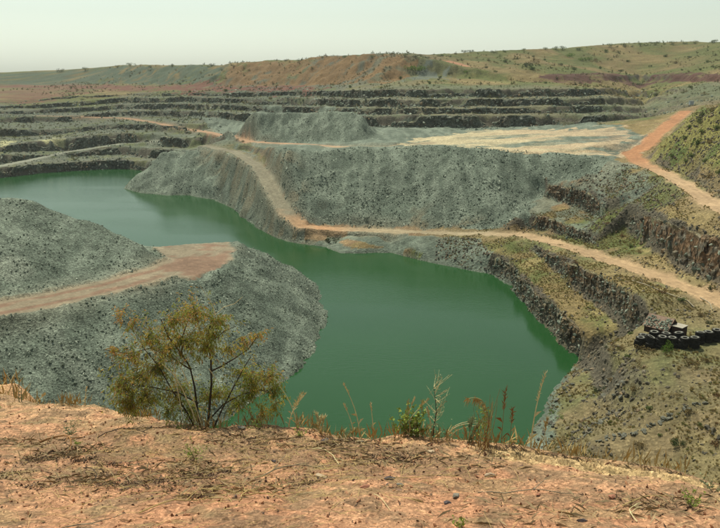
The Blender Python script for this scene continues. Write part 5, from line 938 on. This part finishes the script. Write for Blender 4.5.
def litter():
    rnd = random.Random(33); m = MB(); s = MB()
    clumps = [(-2.6, 5.95, .28, 130), (-2.05, 5.55, .16, 70), (-1.85, 5.0, .22, 90), (-1.45, 4.95, .25, 110), (-1.25, 5.35, .28, 160), (-2.9, 5.35, .25, 110), (-.12, 6.08, .25, 130), (.1, 5.75, .4, 120), (-.5, 5.05, .25, 70), (-2.45, 5.0, .2, 60), (.4, 5.65, .4, 110), (-1.0, 6.2, .4, 110), (-2.2, 6.7, .4, 70), (1.9, 4.6, .5, 70), (-1.15, 4.6, .15, 60), (-2.75, 5.75, .2, 150), (-2.35, 5.62, .12, 90), (-1.65, 5.08, .14, 120), (-1.3, 5.2, .16, 150), (-2.95, 5.2, .18, 150), (-2.0, 5.3, .1, 60), (-.42, 4.95, .12, 60)]
    pts = []
    for cx, cy, r, n in clumps:
        pts += [(rnd.gauss(cx, r * .6), rnd.gauss(cy, r * .25)) for _ in range(int(n * 2.6))]
    pts += [(rnd.uniform(-4.2, 3.4), rnd.uniform(3.5, 7.6)) for _ in range(1500)]
    pts += [(rnd.gauss(-1.6, 1.2), rnd.gauss(5.5, .55)) for _ in range(1300)]
    P = np.array(pts); P = P[P[:, 1] < lip_y(P[:, 0]) - .03]; Zs = bank_height(P[:, 0], P[:, 1])[0]
    for (x, y), z in zip(P, Zs):
        big = rnd.random() < .35
        m.leaf((x, y, z + .004), (rnd.gauss(0, 1), rnd.gauss(0, 1), rnd.uniform(0, .6)), rnd.uniform(.015, .04) if big else rnd.uniform(.006, .016), rnd.uniform(.004, .010) if big else .003, rnd, -.05)
    for k in range(2000):
        x, y = rnd.uniform(-4.3, 3.4), rnd.uniform(3.6, 7.8)
        if k % 3: x, y = rnd.gauss(-1.0, 1.1), rnd.gauss(5.4, .7)
        if y > float(lip_y(x)) - .02: continue
        z = bz(x, y); a = rnd.uniform(0, 6.28); L = rnd.uniform(.05, .28); e = Vector((x + math.cos(a) * L, y + math.sin(a) * L * .8, 0)); e.z = bz(e.x, e.y) + rnd.uniform(.002, .03)
        s.tube([(x, y, z), Vector((x, y, z)).lerp(e, .5) + Vector((0, 0, .012)), e], rnd.uniform(.0009, .0022), .0008, 3)
    dg = MB()
    for cx, cy, rr, nn in ((-2.6, 5.9, .3, 260), (-1.35, 5.45, .35, 300), (-.15, 6.05, .28, 260), (-.9, 4.8, .35, 260), (.3, 5.75, .4, 220), (-2.0, 5.1, .35, 220), (2.1, 4.5, .4, 220), (-3.3, 6.4, .4, 260), (-.9, 6.2, .4, 200), (1.2, 4.3, .5, 160), (-3.0, 5.2, .3, 200), (.9, 5.5, .3, 120)):
        for k in range(nn):
            x, y = rnd.gauss(cx, rr * .7), rnd.gauss(cy, rr * .35)
            if y > float(lip_y(x)) - .02: continue
            a = rnd.gauss(0, 1.0); L = rnd.uniform(.04, .15); z = bz(x, y); dg.leaf((x, y, z), (math.cos(a) * rnd.choice((-1, 1)), math.sin(a) * .6, rnd.uniform(0, .4)), L, .0014, rnd, .1)
    o = dg.build('dead_grass_mats', M_DEADGRASS); tag(o, 'matted brown dead grass on the red soil bank', 'dead grass', kind='stuff')
    o = m.build('leaf_litter', M_DEADLEAF); tag(o, 'scattered dead brown leaves on the red soil bank', 'leaf litter', kind='stuff')
    o = s.build('dry_straw', M_STRAWM); tag(o, 'thin dry straw strewn over the red soil bank', 'straw', kind='stuff')
    pb = []; n = 2600
    n = 5000; x = RNG.uniform(-4.3, 3.5, n); y = RNG.uniform(3.5, 7.8, n); k = y < lip_y(x) - .02; x, y = x[k], y[k]; z = bank_height(x, y)[0]; r = .004 * 5 ** (RNG.uniform(0, 1, len(x)) ** 2.5)
    pm = rock_mesh('crumb', 4, 1, .7); pm.materials.append(stone_material('soil_crumb', (.16, .07, .04), (.42, .21, .11), (.14, .10, .09)))
    scatter('soil_crumbs', pm, np.stack([x, y, z], 1), np.stack([r * 1.3, r, r], 1), rnd_rot(len(x)), 'small crumbs of red soil on the bank', 'soil')
    # thin weeds and dry grass on the spur below the lip and along the edge
    g = MB()
    for k in range(1700):
        if k < 520: x, y = rnd.gauss(-5.2, .9), rnd.uniform(8.9, 12.6)
        elif k > 900: x = rnd.choice((-1.6, -1.0, -.55, -.3, .05, .4, .7, 1.1, 1.5, 1.9, 2.4, -2.4, -3.4)) + rnd.gauss(0, .13); y = float(lip_y(x)) - abs(rnd.gauss(.03, .06))
        elif k < 760: x = rnd.uniform(-4.4, 2.9); y = float(lip_y(x)) - rnd.uniform(.0, .35)
        else: x = rnd.uniform(1.1, 3.2); y = float(lip_y(x)) - rnd.uniform(-.1, .05)
        z = bz(x, y); h = rnd.uniform(.12, .45) if k < 520 else (rnd.uniform(.05, .22) if k > 900 else rnd.uniform(.02, .10))
        g.leaf((x, y, z), (rnd.gauss(0, .35), rnd.gauss(0, .35), 1), h, .0035 if k < 520 else .002, rnd, .1)
    o = g.build('dry_grass', M_STRAWM); tag(o, 'thin dry grass along the edge of the soil bank', 'grass', kind='stuff')
litter()
# ----------------------------------------------------------------- shrubs and trees out in the pit
def gpos(x, y): return (x, y, float(gz_at(np.array([x]), np.array([y]))[0]))
def leaf_cloud(seed, n, blobs, flat=.8, leaf=.16):
    rnd = random.Random(seed); m = MB()
    cs = [(Vector((rnd.gauss(0, .5), rnd.gauss(0, .5), .35 + abs(rnd.gauss(0, .38)))), rnd.uniform(.22, .5)) for _ in range(blobs)]
    for i in range(n):
        c, r = rnd.choice(cs); d = Vector((rnd.gauss(0, 1), rnd.gauss(0, 1), rnd.gauss(0, 1))).normalized()
        p = c + d * r * rnd.uniform(.55, 1.1); p.z = max(.03, p.z * flat)
        m.leaf(p, d + Vector((rnd.gauss(0, .6), rnd.gauss(0, .6), .2)), leaf * rnd.uniform(.6, 1.3), leaf * rnd.uniform(.25, .5), rnd, .15)
    return m, cs
G_DARK = leaf_material('dark_green_foliage', [(.3, (.022, .035, .010)), (.7, (.060, .080, .022))], 1.5, .15)
G_MID = leaf_material('green_foliage', [(.3, (.045, .075, .016)), (.7, (.11, .15, .035))], 1.5, .15)
G_BRIGHT = leaf_material('bright_green_foliage', [(.3, (.07, .13, .02)), (.7, (.15, .22, .04))], 1.5, .2)
G_DRY = leaf_material('dry_foliage', [(.3, (.10, .075, .03)), (.7, (.24, .17, .07))], 1.5, .15)
G_RUST = leaf_material('rust_foliage', [(.3, (.09, .05, .02)), (.7, (.20, .11, .045))], 1.5, .15)
def shrub_proto(name, seed, mat, n=420, blobs=6, stem=True):
    rt = bpy.data.objects.new(name, None); COL.objects.link(rt)
    m, cs = leaf_cloud(seed, n, blobs)
    cr = m.build('crown', mat, rt); cr['kind'] = 'stuff'
    s = MB()
    for c, r in cs[:4]: s.tube(curve((c.x * .15, c.y * .15, -.15), c, (0, 0, .05), 4), .03, .012, 4)
    st = s.build('stems', M_BARK, rt); st['kind'] = 'stuff'
    return rt
def tree_proto(name, seed, mat, flat):
    rnd = random.Random(seed); rt = bpy.data.objects.new(name, None); COL.objects.link(rt)
    m = MB(); cs = []
    for i in range(7):
        cs.append((Vector((rnd.gauss(0, .28), rnd.gauss(0, .28), .62 + (rnd.uniform(-.04, .1) if flat else rnd.uniform(-.42, .2)))), rnd.uniform(.13, .24)))
    for i in range(520):
        c, r = rnd.choice(cs); d = Vector((rnd.gauss(0, 1), rnd.gauss(0, 1), rnd.gauss(0, .6))).normalized(); p = c + d * r * rnd.uniform(.5, 1.15)
        m.leaf(p, d, .08 * rnd.uniform(.6, 1.3), .03, rnd, .1)
    cr = m.build('crown', mat, rt); cr['kind'] = 'stuff'
    t = MB(); t.tube([(0, 0, -.1), (.02, 0, .25), (0, .01, .5)], .035, .02, 6)
    for c, r in cs: t.tube(curve((0, .01, .42), c, (0, 0, -.03), 4), .016, .006, 4)
    t.build('trunk', M_BARK, rt); return rt
def copy_tree(o, parent=None):
    c = o.copy(); COL.objects.link(c); c.parent = parent
    for ch in o.children:
        d = ch.copy(); COL.objects.link(d); d.parent = c
    return c
class Proto:
    def __init__(s, o): s.o = o; s.used = False
    def place(s, loc, sc, rz, label, cat, group):
        o = copy_tree(s.o) if s.used else s.o
        s.used = True; o.location = loc; o.scale = sc; o.rotation_euler = (0, 0, rz); return tag(o, label, cat, group)
rnd = random.Random(77)
SH = {k: [Proto(shrub_proto('shrub', sd + j, mt)) for j in range(2)] for k, sd, mt in (('dark', 101, G_DARK), ('mid', 111, G_MID), ('bright', 121, G_BRIGHT), ('dry', 131, G_DRY), ('rust', 141, G_RUST))}
TR = [Proto(tree_proto('tree', 151, G_DARK, True)), Proto(tree_proto('tree', 152, G_MID, False)), Proto(tree_proto('tree', 153, G_DARK, False))]
def put(kind, p, r, label, group, hz=1.0):
    l = gpos(p[0], p[1]); rr = r * rnd.uniform(.8, 1.25)
    rnd.choice(SH[kind]).place((l[0], l[1], l[2] - .05), (rr, rr, rr * hz * rnd.uniform(.8, 1.1)), rnd.uniform(0, 6.28), label, 'shrub', group)
SKL = {0: ('dark flat-topped tree on the skyline', 'flat-topped skyline trees'), 1: ('green bushy tree on the skyline', 'bushy skyline trees'), 2: ('dark round-crowned tree on the skyline', 'round skyline trees')}
for i, p in enumerate(q for q in SPOTS['skytree'] if q):
    k = 0 if i < 2 else rnd.choice((1, 1, 2)); l = gpos(p[0], p[1]); s = (5.0 if i < 2 else rnd.uniform(2.0, 4.2)) * p[1] / 750
    TR[k].place((l[0], l[1], l[2] - .3), (s * (1.4 if k else .8), s * (1.4 if k else .8), s), rnd.uniform(0, 6.28), SKL[k][0], 'tree', SKL[k][1])
for i, p in enumerate(q for q in SPOTS['hillshrub'] if q):
    k = 'bright' if i in (0, 1, 2, 7, 8, 9, 10) else rnd.choice(('mid', 'mid', 'dark', 'dry'))
    put(k, p, (rnd.uniform(1.2, 2.4) if i > 10 else 3.2) * p[1] / 600, {'bright': 'bright green shrub on the far hillside', 'mid': 'mid green shrub on the far hillside', 'dark': 'dark green shrub on the far hillside', 'dry': 'dry tan shrub on the far hillside'}[k], k + ' shrubs on the far hillside')
for i, p in enumerate(q for q in SPOTS['roadshrub'] if q):
    k = rnd.choice(('mid', 'dark', 'mid', 'dry')); put(k, p, rnd.uniform(.9, 1.9), {'mid': 'green shrub', 'dark': 'dark shrub', 'dry': 'dry tan shrub'}[k] + ' on the slope right of the red road', k + ' shrubs right of the red road')
for i, p in enumerate(q for q in SPOTS['benchshrub'] if q):
    k = rnd.choice(('mid', 'dark', 'dry', 'dry', 'rust')); put(k, p, rnd.uniform(.35, 1.0), {'mid': 'small green shrub', 'dark': 'small dark shrub', 'dry': 'small dry shrub', 'rust': 'small rust brown shrub'}[k] + ' on the terraces at the right of the water', k + ' shrubs on the right terraces')
p = SPOTS['bush_water'][0]; l = gpos(p[0], p[1]); SH['dark'][0].place((l[0], l[1] - .3, .3), (2.2, 1.8, 2.4), .4, 'dark bush standing alone at the water where the haul road turns', 'shrub', None)
p = SPOTS['shoreweed'][0]; l = gpos(p[0], p[1]); SH['dry'][0].place(l, (.9, .9, .6), 2.2, 'low brown shrub on the orange road bend left of the dark bush', 'shrub', None)
for p, lab in zip(SPOTS['shoreweed'][1:], ('green weed on the dark rock by the near right shore', 'green tuft left of the weed on the near right shore')):
    l = gpos(p[0], p[1]); SH['bright'][0].place(l, (.7, .7, .5), 1.2, lab, 'shrub', None)

# low scrub and grass
def tuft_mesh(name, seed, n, h, spread, mat, w=.03):
    rd = random.Random(seed); m = MB()
    for i in range(n):
        a = rd.uniform(0, 6.28); d = Vector((math.cos(a) * spread * rd.random(), math.sin(a) * spread * rd.random(), 1)); m.leaf((math.cos(a) * .08, math.sin(a) * .08, -.03), d, h * rd.uniform(.5, 1), w, rd, .25)
    me = bpy.data.meshes.new(name); me.from_pydata([tuple(v) for v in m.v], [], m.f); me.materials.append(mat); return me
def rand_leaf_mat(name, stops, trans=.15):
    m, nt, b = mat_new(name); L = nt.links; oi = nd(nt, 'ShaderNodeObjectInfo'); c = ramp(nt, oi.outputs['Random'], stops); L.new(c, b.inputs['Base Color'])
    tr = nd(nt, 'ShaderNodeBsdfTranslucent'); L.new(c, tr.inputs['Color']); ms = nd(nt, 'ShaderNodeMixShader'); ms.inputs[0].default_value = .35
    L.new(b.outputs[0], ms.inputs[1]); L.new(tr.outputs[0], ms.inputs[2]); L.new(ms.outputs[0], nt.nodes['Material Output'].inputs['Surface']); return m
M_TUFT = rand_leaf_mat('grass_tuft', [(0, (.36, .27, .115)), (.5, (.28, .22, .085)), (.85, (.18, .195, .055)), (1, (.24, .14, .06))])
M_SCRUB = rand_leaf_mat('scrub', [(0, (.17, .14, .06)), (.4, (.10, .11, .04)), (.8, (.065, .08, .028)), (1, (.14, .09, .045))])
TM = tuft_mesh('tuft', 5, 44, .75, .8, M_TUFT, .022); SM = leaf_cloud(8, 150, 5, .7, .3)[0]
sme = bpy.data.meshes.new('scrub'); sme.from_pydata([tuple(v) for v in SM.v], [], SM.f); sme.materials.append(M_SCRUB)
def scatter_plants(name, mesh, n, box, smin, smax, keep, label, cat):
    x = RNG.uniform(box[0], box[1], n); y = RNG.uniform(box[2], box[3], n)
    k = keep(x, y) & (zid_at(x, y) == 0); x, y = x[k], y[k]; z = gz_at(x, y); k = z > .5; x, y, z = x[k], y[k], z[k]
    r = smin * (smax / smin) ** (RNG.uniform(0, 1, len(x)) ** 1.8)
    scatter(name, mesh, np.stack([x, y, z], 1), np.stack([r, r, r * RNG.uniform(.7, 1.2, len(x))], 1), np.stack([np.zeros(len(x)), np.zeros(len(x)), RNG.uniform(0, 6.28, len(x))], 1), label, cat)
sl_at = lambda x, y: np.hypot(tin_h(x + .8, y) - tin_h(x - .8, y), tin_h(x, y + .8) - tin_h(x, y - .8)) / 1.6
scatter_plants('terrace_grass', TM, 95000, (28, 130, 78, 250), .22, .85, lambda x, y: (fbm(x / 7, y / 7, oct=4, seed=301) + RNG.uniform(-.35, .35, len(x)) > .05) & (sl_at(x, y) < .9), 'dry grass and weeds covering the terraces on the right', 'grass')
scatter_plants('slope_grass', TM, 30000, (90, 260, 150, 420), .3, 1.0, lambda x, y: in_poly(x, y, ZONES['veghill']), 'tall grass on the slope right of the red road', 'grass')
scatter_plants('bench_scrub', sme, 8000, (-330, 260, 400, 620), .25, .8, lambda x, y: (fbm(x / 22, y / 22, oct=3, seed=305) + RNG.uniform(-.5, .5, len(x)) > -.05) & ~in_poly(x, y, PLATFORM), 'low scrub along the far quarry benches', 'scrub')
scatter_plants('hill_scrub', sme, 13000, (-420, 700, 480, 1050), .4, 1.5, lambda x, y: (fbm(x / 40, y / 40, oct=3, seed=309) + RNG.uniform(-.5, .5, len(x)) > .12), 'low scrub over the far hills and plain', 'scrub')
# loose stones on the terraces
def terrace_stones():
    n = 26000; x = RNG.uniform(28, 125, n); y = RNG.uniform(80, 255, n); k = (zid_at(x, y) == 0) & (fbm(x / 7, y / 7, oct=3, seed=311) + RNG.uniform(-.6, .6, n) > .15); x, y = x[k], y[k]; z = gz_at(x, y); r = .08 * 7 ** (RNG.uniform(0, 1, len(x)) ** 3)
    scatter('terrace_stones', BM_[1], np.stack([x, y, z], 1), np.stack([r, r, r * .8], 1), rnd_rot(len(x)), 'loose stones strewn on the right terraces', 'stones')
terrace_stones()

# ----------------------------------------------------------------- boulder lines on the near terraces
M_BLUESTONE = plain('blue_grey_rock', (.115, .112, .088), .45, 1.5)
BLD = [rock_mesh('boulder', 40 + s, 1, .8) for s in range(4)]
for b_ in BLD: b_.materials.append(M_BLUESTONE)
def boulder_line(pts, n, r0, r1, label, group, jit=.5):
    P = np.array(pts); s = np.concatenate([[0], np.cumsum(np.hypot(*np.diff(P[:, :2], axis=0).T))])
    for i in range(n):
        t = rnd.uniform(0, s[-1]); x = np.interp(t, s, P[:, 0]) + rnd.gauss(0, jit); y = np.interp(t, s, P[:, 1]) + rnd.gauss(0, jit * .6); r = r0 * (r1 / r0) ** (rnd.random() ** 1.6)
        o = bpy.data.objects.new('boulder', rnd.choice(BLD)); COL.objects.link(o); l = gpos(x, y); o.location = (l[0], l[1], l[2] + r * .35); o.scale = (r * rnd.uniform(.9, 1.4), r, r * rnd.uniform(.7, 1.1)); o.rotation_euler = (rnd.gauss(0, .4), rnd.gauss(0, .4), rnd.uniform(0, 6.28)); tag(o, label, 'boulder', group)
boulder_line(SPOTS['stoneline'], 75, .16, .5, 'grey boulder in the low stone row on the near right terrace', 'boulders of the near right stone row')
boulder_line(SPOTS['rockline'], 60, .18, .62, 'grey boulder in the broken rock line above the near right shore', 'boulders of the rock line above the shore', .8)
boulder_line([(30.5, 109, 0), (33, 117, 0), (36, 124, 0), (41, 131, 0), (47, 139, 0)], 36, .2, .6, 'dark boulder at the water on the near right shore', 'boulders on the near right shore', .7)

# ----------------------------------------------------------------- tyre stacks
M_RUBBER = plain('dusty_black_rubber', (.024, .022, .019), .6, 2, .85); M_PALERUBBER = plain('pale_rubber', (.17, .165, .14), .5, 3)
def tyre_meshes():
    Ro, Ri, W = .86, .40, .52; seg = 32
    prof = [(Ri, -.16), (Ri + .03, -.22), (.62, -.26), (.80, -.24), (.845, -.19), (.85, 0), (.845, .19), (.80, .24), (.62, .26), (Ri + .03, .22), (Ri, .16), (Ri + .06, 0)]
    v, f = [], []; n = len(prof)
    for k in range(seg):
        a = 2 * math.pi * k / seg; v += [(r * math.cos(a), r * math.sin(a), z) for r, z in prof]
    for k in range(seg):
        for j in range(n): f.append((k * n + j, ((k + 1) % seg) * n + j, ((k + 1) % seg) * n + (j + 1) % n, k * n + (j + 1) % n))
    carc = bpy.data.meshes.new('tyre_carcass'); carc.from_pydata(v, [], f); carc.materials.append(M_RUBBER)
    v, f = [], []
    for k in range(24):      # chevron lugs
        for sgn in (-1, 1):
            a0 = 2 * math.pi * (k + (.5 if sgn > 0 else 0)) / 24; b = len(v)
            for r in (.84, .895):
                for da, z in ((-.05, .02 * sgn), (.05, .02 * sgn), (.15, .22 * sgn), (.05, .22 * sgn)): v.append((r * math.cos(a0 + da), r * math.sin(a0 + da), z))
            f += [(b + 4, b + 5, b + 6, b + 7), (b, b + 1, b + 5, b + 4), (b + 1, b + 2, b + 6, b + 5), (b + 2, b + 3, b + 7, b + 6), (b + 3, b, b + 4, b + 7)]
    lug = bpy.data.meshes.new('tyre_tread'); lug.from_pydata(v, [], f); lug.materials.append(M_RUBBER)
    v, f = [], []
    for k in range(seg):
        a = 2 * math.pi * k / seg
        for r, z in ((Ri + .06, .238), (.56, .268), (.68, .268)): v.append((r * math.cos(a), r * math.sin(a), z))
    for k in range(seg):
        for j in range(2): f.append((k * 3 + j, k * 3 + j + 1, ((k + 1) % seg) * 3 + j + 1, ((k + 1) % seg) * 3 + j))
    ring = bpy.data.meshes.new('tyre_ring'); ring.from_pydata(v, [], f); ring.materials.append(M_PALERUBBER)  # paler grey ring on the upper sidewall
    return carc, lug, ring
CARC, LUG, RING = tyre_meshes()
ORD = ('leftmost', 'second from left', 'third from left', 'fourth from left', 'fifth from left', 'rightmost')
LEV = ('bottom', 'second', 'third', 'top')
TILT = {('front', 1): .34, ('back', 3): -.2, ('right hand', 0): .15}
def tyre(loc, lab, white, tilt):
    o = bpy.data.objects.new('tyre', CARC); COL.objects.link(o); o.location = loc; k_ = rnd.uniform(.9, 1.04); o.scale = (k_, k_, 1); o.rotation_euler = (tilt * rnd.uniform(.5, 1) + rnd.gauss(0, .03), rnd.gauss(0, .03), rnd.uniform(0, 6.28)); tag(o, lab, 'tyre', 'tyres of the tyre barrier')
    t = bpy.data.objects.new('tread', LUG); COL.objects.link(t); t.parent = o; t['kind'] = 'stuff'
    if white: w = bpy.data.objects.new('pale_sidewall', RING); COL.objects.link(w); w.parent = o
def tyre_row(row, a, b, n, words):
    for i in range(n):
        t = i / (n - 1); x = a[0] + (b[0] - a[0]) * t + rnd.gauss(0, .06); y = a[1] + (b[1] - a[1]) * t + rnd.gauss(0, .1); z = gpos(x, y)[2] - .05
        nm = words[i]
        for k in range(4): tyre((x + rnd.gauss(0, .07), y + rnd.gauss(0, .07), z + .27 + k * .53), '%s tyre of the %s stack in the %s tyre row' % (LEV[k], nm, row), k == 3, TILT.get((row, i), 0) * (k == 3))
TY = {'front': ((50.0, 124.3), (58.3, 121.1)), 'back': ((51.5, 126.9), (56.9, 124.3)), 'right': ((60.2, 123.4), (63.6, 124.4)), 'weed': (53.4, 120.6), 'shed': (56.0, 130.2)}
tyre_row('front', TY['front'][0], TY['front'][1], 6, ORD)
tyre_row('back', TY['back'][0], TY['back'][1], 4, ORD[:3] + ('rightmost',))
tyre_row('right hand', TY['right'][0], TY['right'][1], 3, ('leftmost', 'middle', 'rightmost'))
p = SPOTS['greenweed'][0]; l = gpos(*TY['weed']); SH['bright'][1].place(l, (1.0, .9, 2.0), 1.0, 'bright green plant growing in front of the tyre stacks', 'plant', None)

# ----------------------------------------------------------------- shed behind the tyres
def box_mesh(m, x0, x1, y0, y1, z0, z1):
    b = len(m.v); m.v += [Vector(p) for p in ((x0, y0, z0), (x1, y0, z0), (x1, y1, z0), (x0, y1, z0), (x0, y0, z1), (x1, y0, z1), (x1, y1, z1), (x0, y1, z1))]
    m.f += [tuple(b + i for i in q) for q in ((0, 3, 2, 1), (4, 5, 6, 7), (0, 1, 5, 4), (1, 2, 6, 5), (2, 3, 7, 6), (3, 0, 4, 7))]
def shed():
    l = gpos(*TY['shed']); rt = bpy.data.objects.new('shed', None); COL.objects.link(rt); rt.location = (l[0], l[1], l[2] - .1); rt.rotation_euler = (0, 0, R(-48)); tag(rt, 'low rusty shed with stones on its sloping roof behind the tyre stacks', 'shed')
    dark = plain('dark_rusty_sheet', (.055, .032, .024), .4, 2); brown = plain('brown_roof_sheet', (.20, .135, .10), .3, 2); pale = plain('pale_board', (.30, .27, .22), .2, 3)
    W_, D, h, H_ = 4.6, 4.2, 1.3, 3.1
    m = MB(); box_mesh(m, -W_ / 2 + .1, W_ / 2 - .1, -D / 2 + .1, -D / 2 + .25, 0, h); m.build('front_wall', dark, rt)
    m = MB(); box_mesh(m, -W_ / 2 + .1, W_ / 2 - .1, D / 2 - .25, D / 2 - .1, 0, h); m.build('back_wall', dark, rt)
    for s in (-1, 1):
        m = MB(); x = s * (W_ / 2 - .15); v = [(-D / 2 + .12, 0), (D / 2 - .12, 0), (D / 2 - .12, h), (0, H_ - .12), (-D / 2 + .12, h)]
        m.v = [Vector((x + d, a, b)) for d in (-.06, .06) for a, b in v]; m.f = [(4, 3, 2, 1, 0), (5, 6, 7, 8, 9)] + [(i, (i + 1) % 5, 5 + (i + 1) % 5, 5 + i) for i in range(5)]; m.build('gable', dark, rt)
    for s in (-1, 1):
        for k in range(5):      # roof of overlapping sheets
            m = MB(); x0 = -W_ / 2 - .15 + k * (W_ + .3) / 5; x1 = x0 + (W_ + .3) / 5 + .06; dz = .012 * (k % 2); e = s * (D / 2 + .2); ze = h - .12
            a, b_ = (x0, x1); q = [(a, 0, H_ + dz), (b_, 0, H_ + dz), (b_, e, ze + dz), (a, e, ze + dz)]
            m.v = [Vector(t) for t in q] + [Vector((t[0], t[1], t[2] - .04)) for t in q]; m.f = [(0, 1, 2, 3), (7, 6, 5, 4), (0, 4, 5, 1), (1, 5, 6, 2), (2, 6, 7, 3), (3, 7, 4, 0)]; m.build('roof_sheet', brown, rt)
    rd = random.Random(4)
    for k in range(110):
        o = bpy.data.objects.new('roof_stone', RM[k % 3]); COL.objects.link(o); o.parent = rt; t = rd.uniform(.16, .97); r = rd.uniform(.14, .26)
        o.location = (rd.uniform(-W_ / 2, W_ / 2), -(D / 2 + .2) * t, H_ + (h - .12 - H_) * t + r * .4); o.scale = (r * 1.2, r, r * .7); o.rotation_euler = (.5, 0, rd.uniform(0, 6))
    m = MB(); box_mesh(m, W_ / 2 + .35, W_ / 2 + 2.1, -1.0, 1.2, 0, 2.0); c = m.build('side_box', dark, rt)
    m = MB(); box_mesh(m, W_ / 2 + .25, W_ / 2 + 2.2, -1.1, 1.3, 2.003, 2.09); m.build('lid', pale, c)
shed()

# ----------------------------------------------------------------- pipes, pole, box by the red road
def pipe(pts, r, label, mat):
    m = MB(); P = [Vector((*gpos(p[0], p[1])[:2], gpos(p[0], p[1])[2] + r + .08)) for p in pts]; q = []
    for a, b in zip(P[:-1], P[1:]):
        for k in range(6):
            t = k / 6; x, y = a.x + (b.x - a.x) * t, a.y + (b.y - a.y) * t; q.append(Vector((x, y, max(gpos(x, y)[2] + r, a.z + (b.z - a.z) * t))))
    m.tube(q + [P[-1]], r, r, 8); o = m.build('pipe', mat); tag(o, label, 'pipe')
M_PIPE = plain('pale_pipe', (.27, .23, .16), .25, 2)
pipe(SPOTS['pipe'], .11, 'pale pipe lying along the haul road above the tyre stacks', M_PIPE); pipe(SPOTS['pipe2'], .10, 'short curved pale pipe between road and tyre stacks', M_PIPE)
l = gpos(46.8, 148.0); m = MB(); m.tube([(l[0] - .5, l[1] - 1.2, l[2] - .8), (l[0] + .2, l[1] - .2, l[2] + 2), (l[0] + 1.1, l[1] + .8, l[2] + 5.6)], .14, .11, 8); tag(m.build('pole', M_PIPE), 'pale pole leaning against the rock face at the water', 'pole')
def roadside_box():
    p = SPOTS['post'][0]; l = gpos(p[0], p[1]); rt = bpy.data.objects.new('roadside_box', None); COL.objects.link(rt); rt.location = (l[0], l[1], l[2] - .05); tag(rt, 'small grey box on dark legs at the top of the red road', 'box')
    g = plain('grey_sheet_metal', (.30, .33, .34), .1, 1); d = plain('dark_steel', (.03, .03, .03))
    m = MB(); box_mesh(m, -1.0, 1.0, -.8, .8, 1.1, 3.1); m.build('body', g, rt); m = MB(); box_mesh(m, -1.15, 1.15, -.95, .95, 3.103, 3.25); m.build('lid', g, rt)
    for sx in (-.85, .85):
        for sy in (-.65, .65): m = MB(); box_mesh(m, sx - .12, sx + .12, sy - .12, sy + .12, 0, 1.098); m.build('leg', d, rt)
roadside_box()

# ----------------------------------------------------------------- dry-season haze over the pit
def haze():
    m = MB(); box_mesh(m, -2960, 2960, -395, 2540, -7, 122); me = bpy.data.meshes.new('haze'); me.from_pydata([tuple(v) for v in m.v], [], m.f)
    mt = bpy.data.materials.new('dusty_air'); mt.use_nodes = True; nt = mt.node_tree; nt.nodes.clear()
    out = nt.nodes.new('ShaderNodeOutputMaterial'); pv = nt.nodes.new('ShaderNodeVolumePrincipled'); pv.inputs['Color'].default_value = (.90, .95, .93, 1); pv.inputs['Density'].default_value = HAZE; pv.inputs['Anisotropy'].default_value = .2
    nt.links.new(pv.outputs[0], out.inputs['Volume']); me.materials.append(mt); o = bpy.data.objects.new('haze', me); COL.objects.link(o); tag(o, 'pale dusty haze hanging over the quarry', 'haze', kind='stuff')
HAZE = .00007
haze()

# ----------------------------------------------------------------- look-alikes are told apart by their order from left to right
def ordinal(n): return '%d%s' % (n, 'th' if 10 <= n % 100 <= 20 else {1: 'st', 2: 'nd', 3: 'rd'}.get(n % 10, 'th'))
def order_labels():
    by = {}
    for o in scene.objects:
        if o.parent is None and 'label' in o and 'category' in o and o.get('kind') is None: by.setdefault(o['label'], []).append(o)
    for lab, os_ in by.items():
        if len(os_) < 2: continue
        os_.sort(key=lambda o: o.location.x / max(o.location.y, 1))
        for i, o in enumerate(os_): o['label'] = lab + ', ' + ('leftmost' if i == 0 else 'rightmost' if i == len(os_) - 1 else ordinal(i + 1) + ' from left')
order_labels()
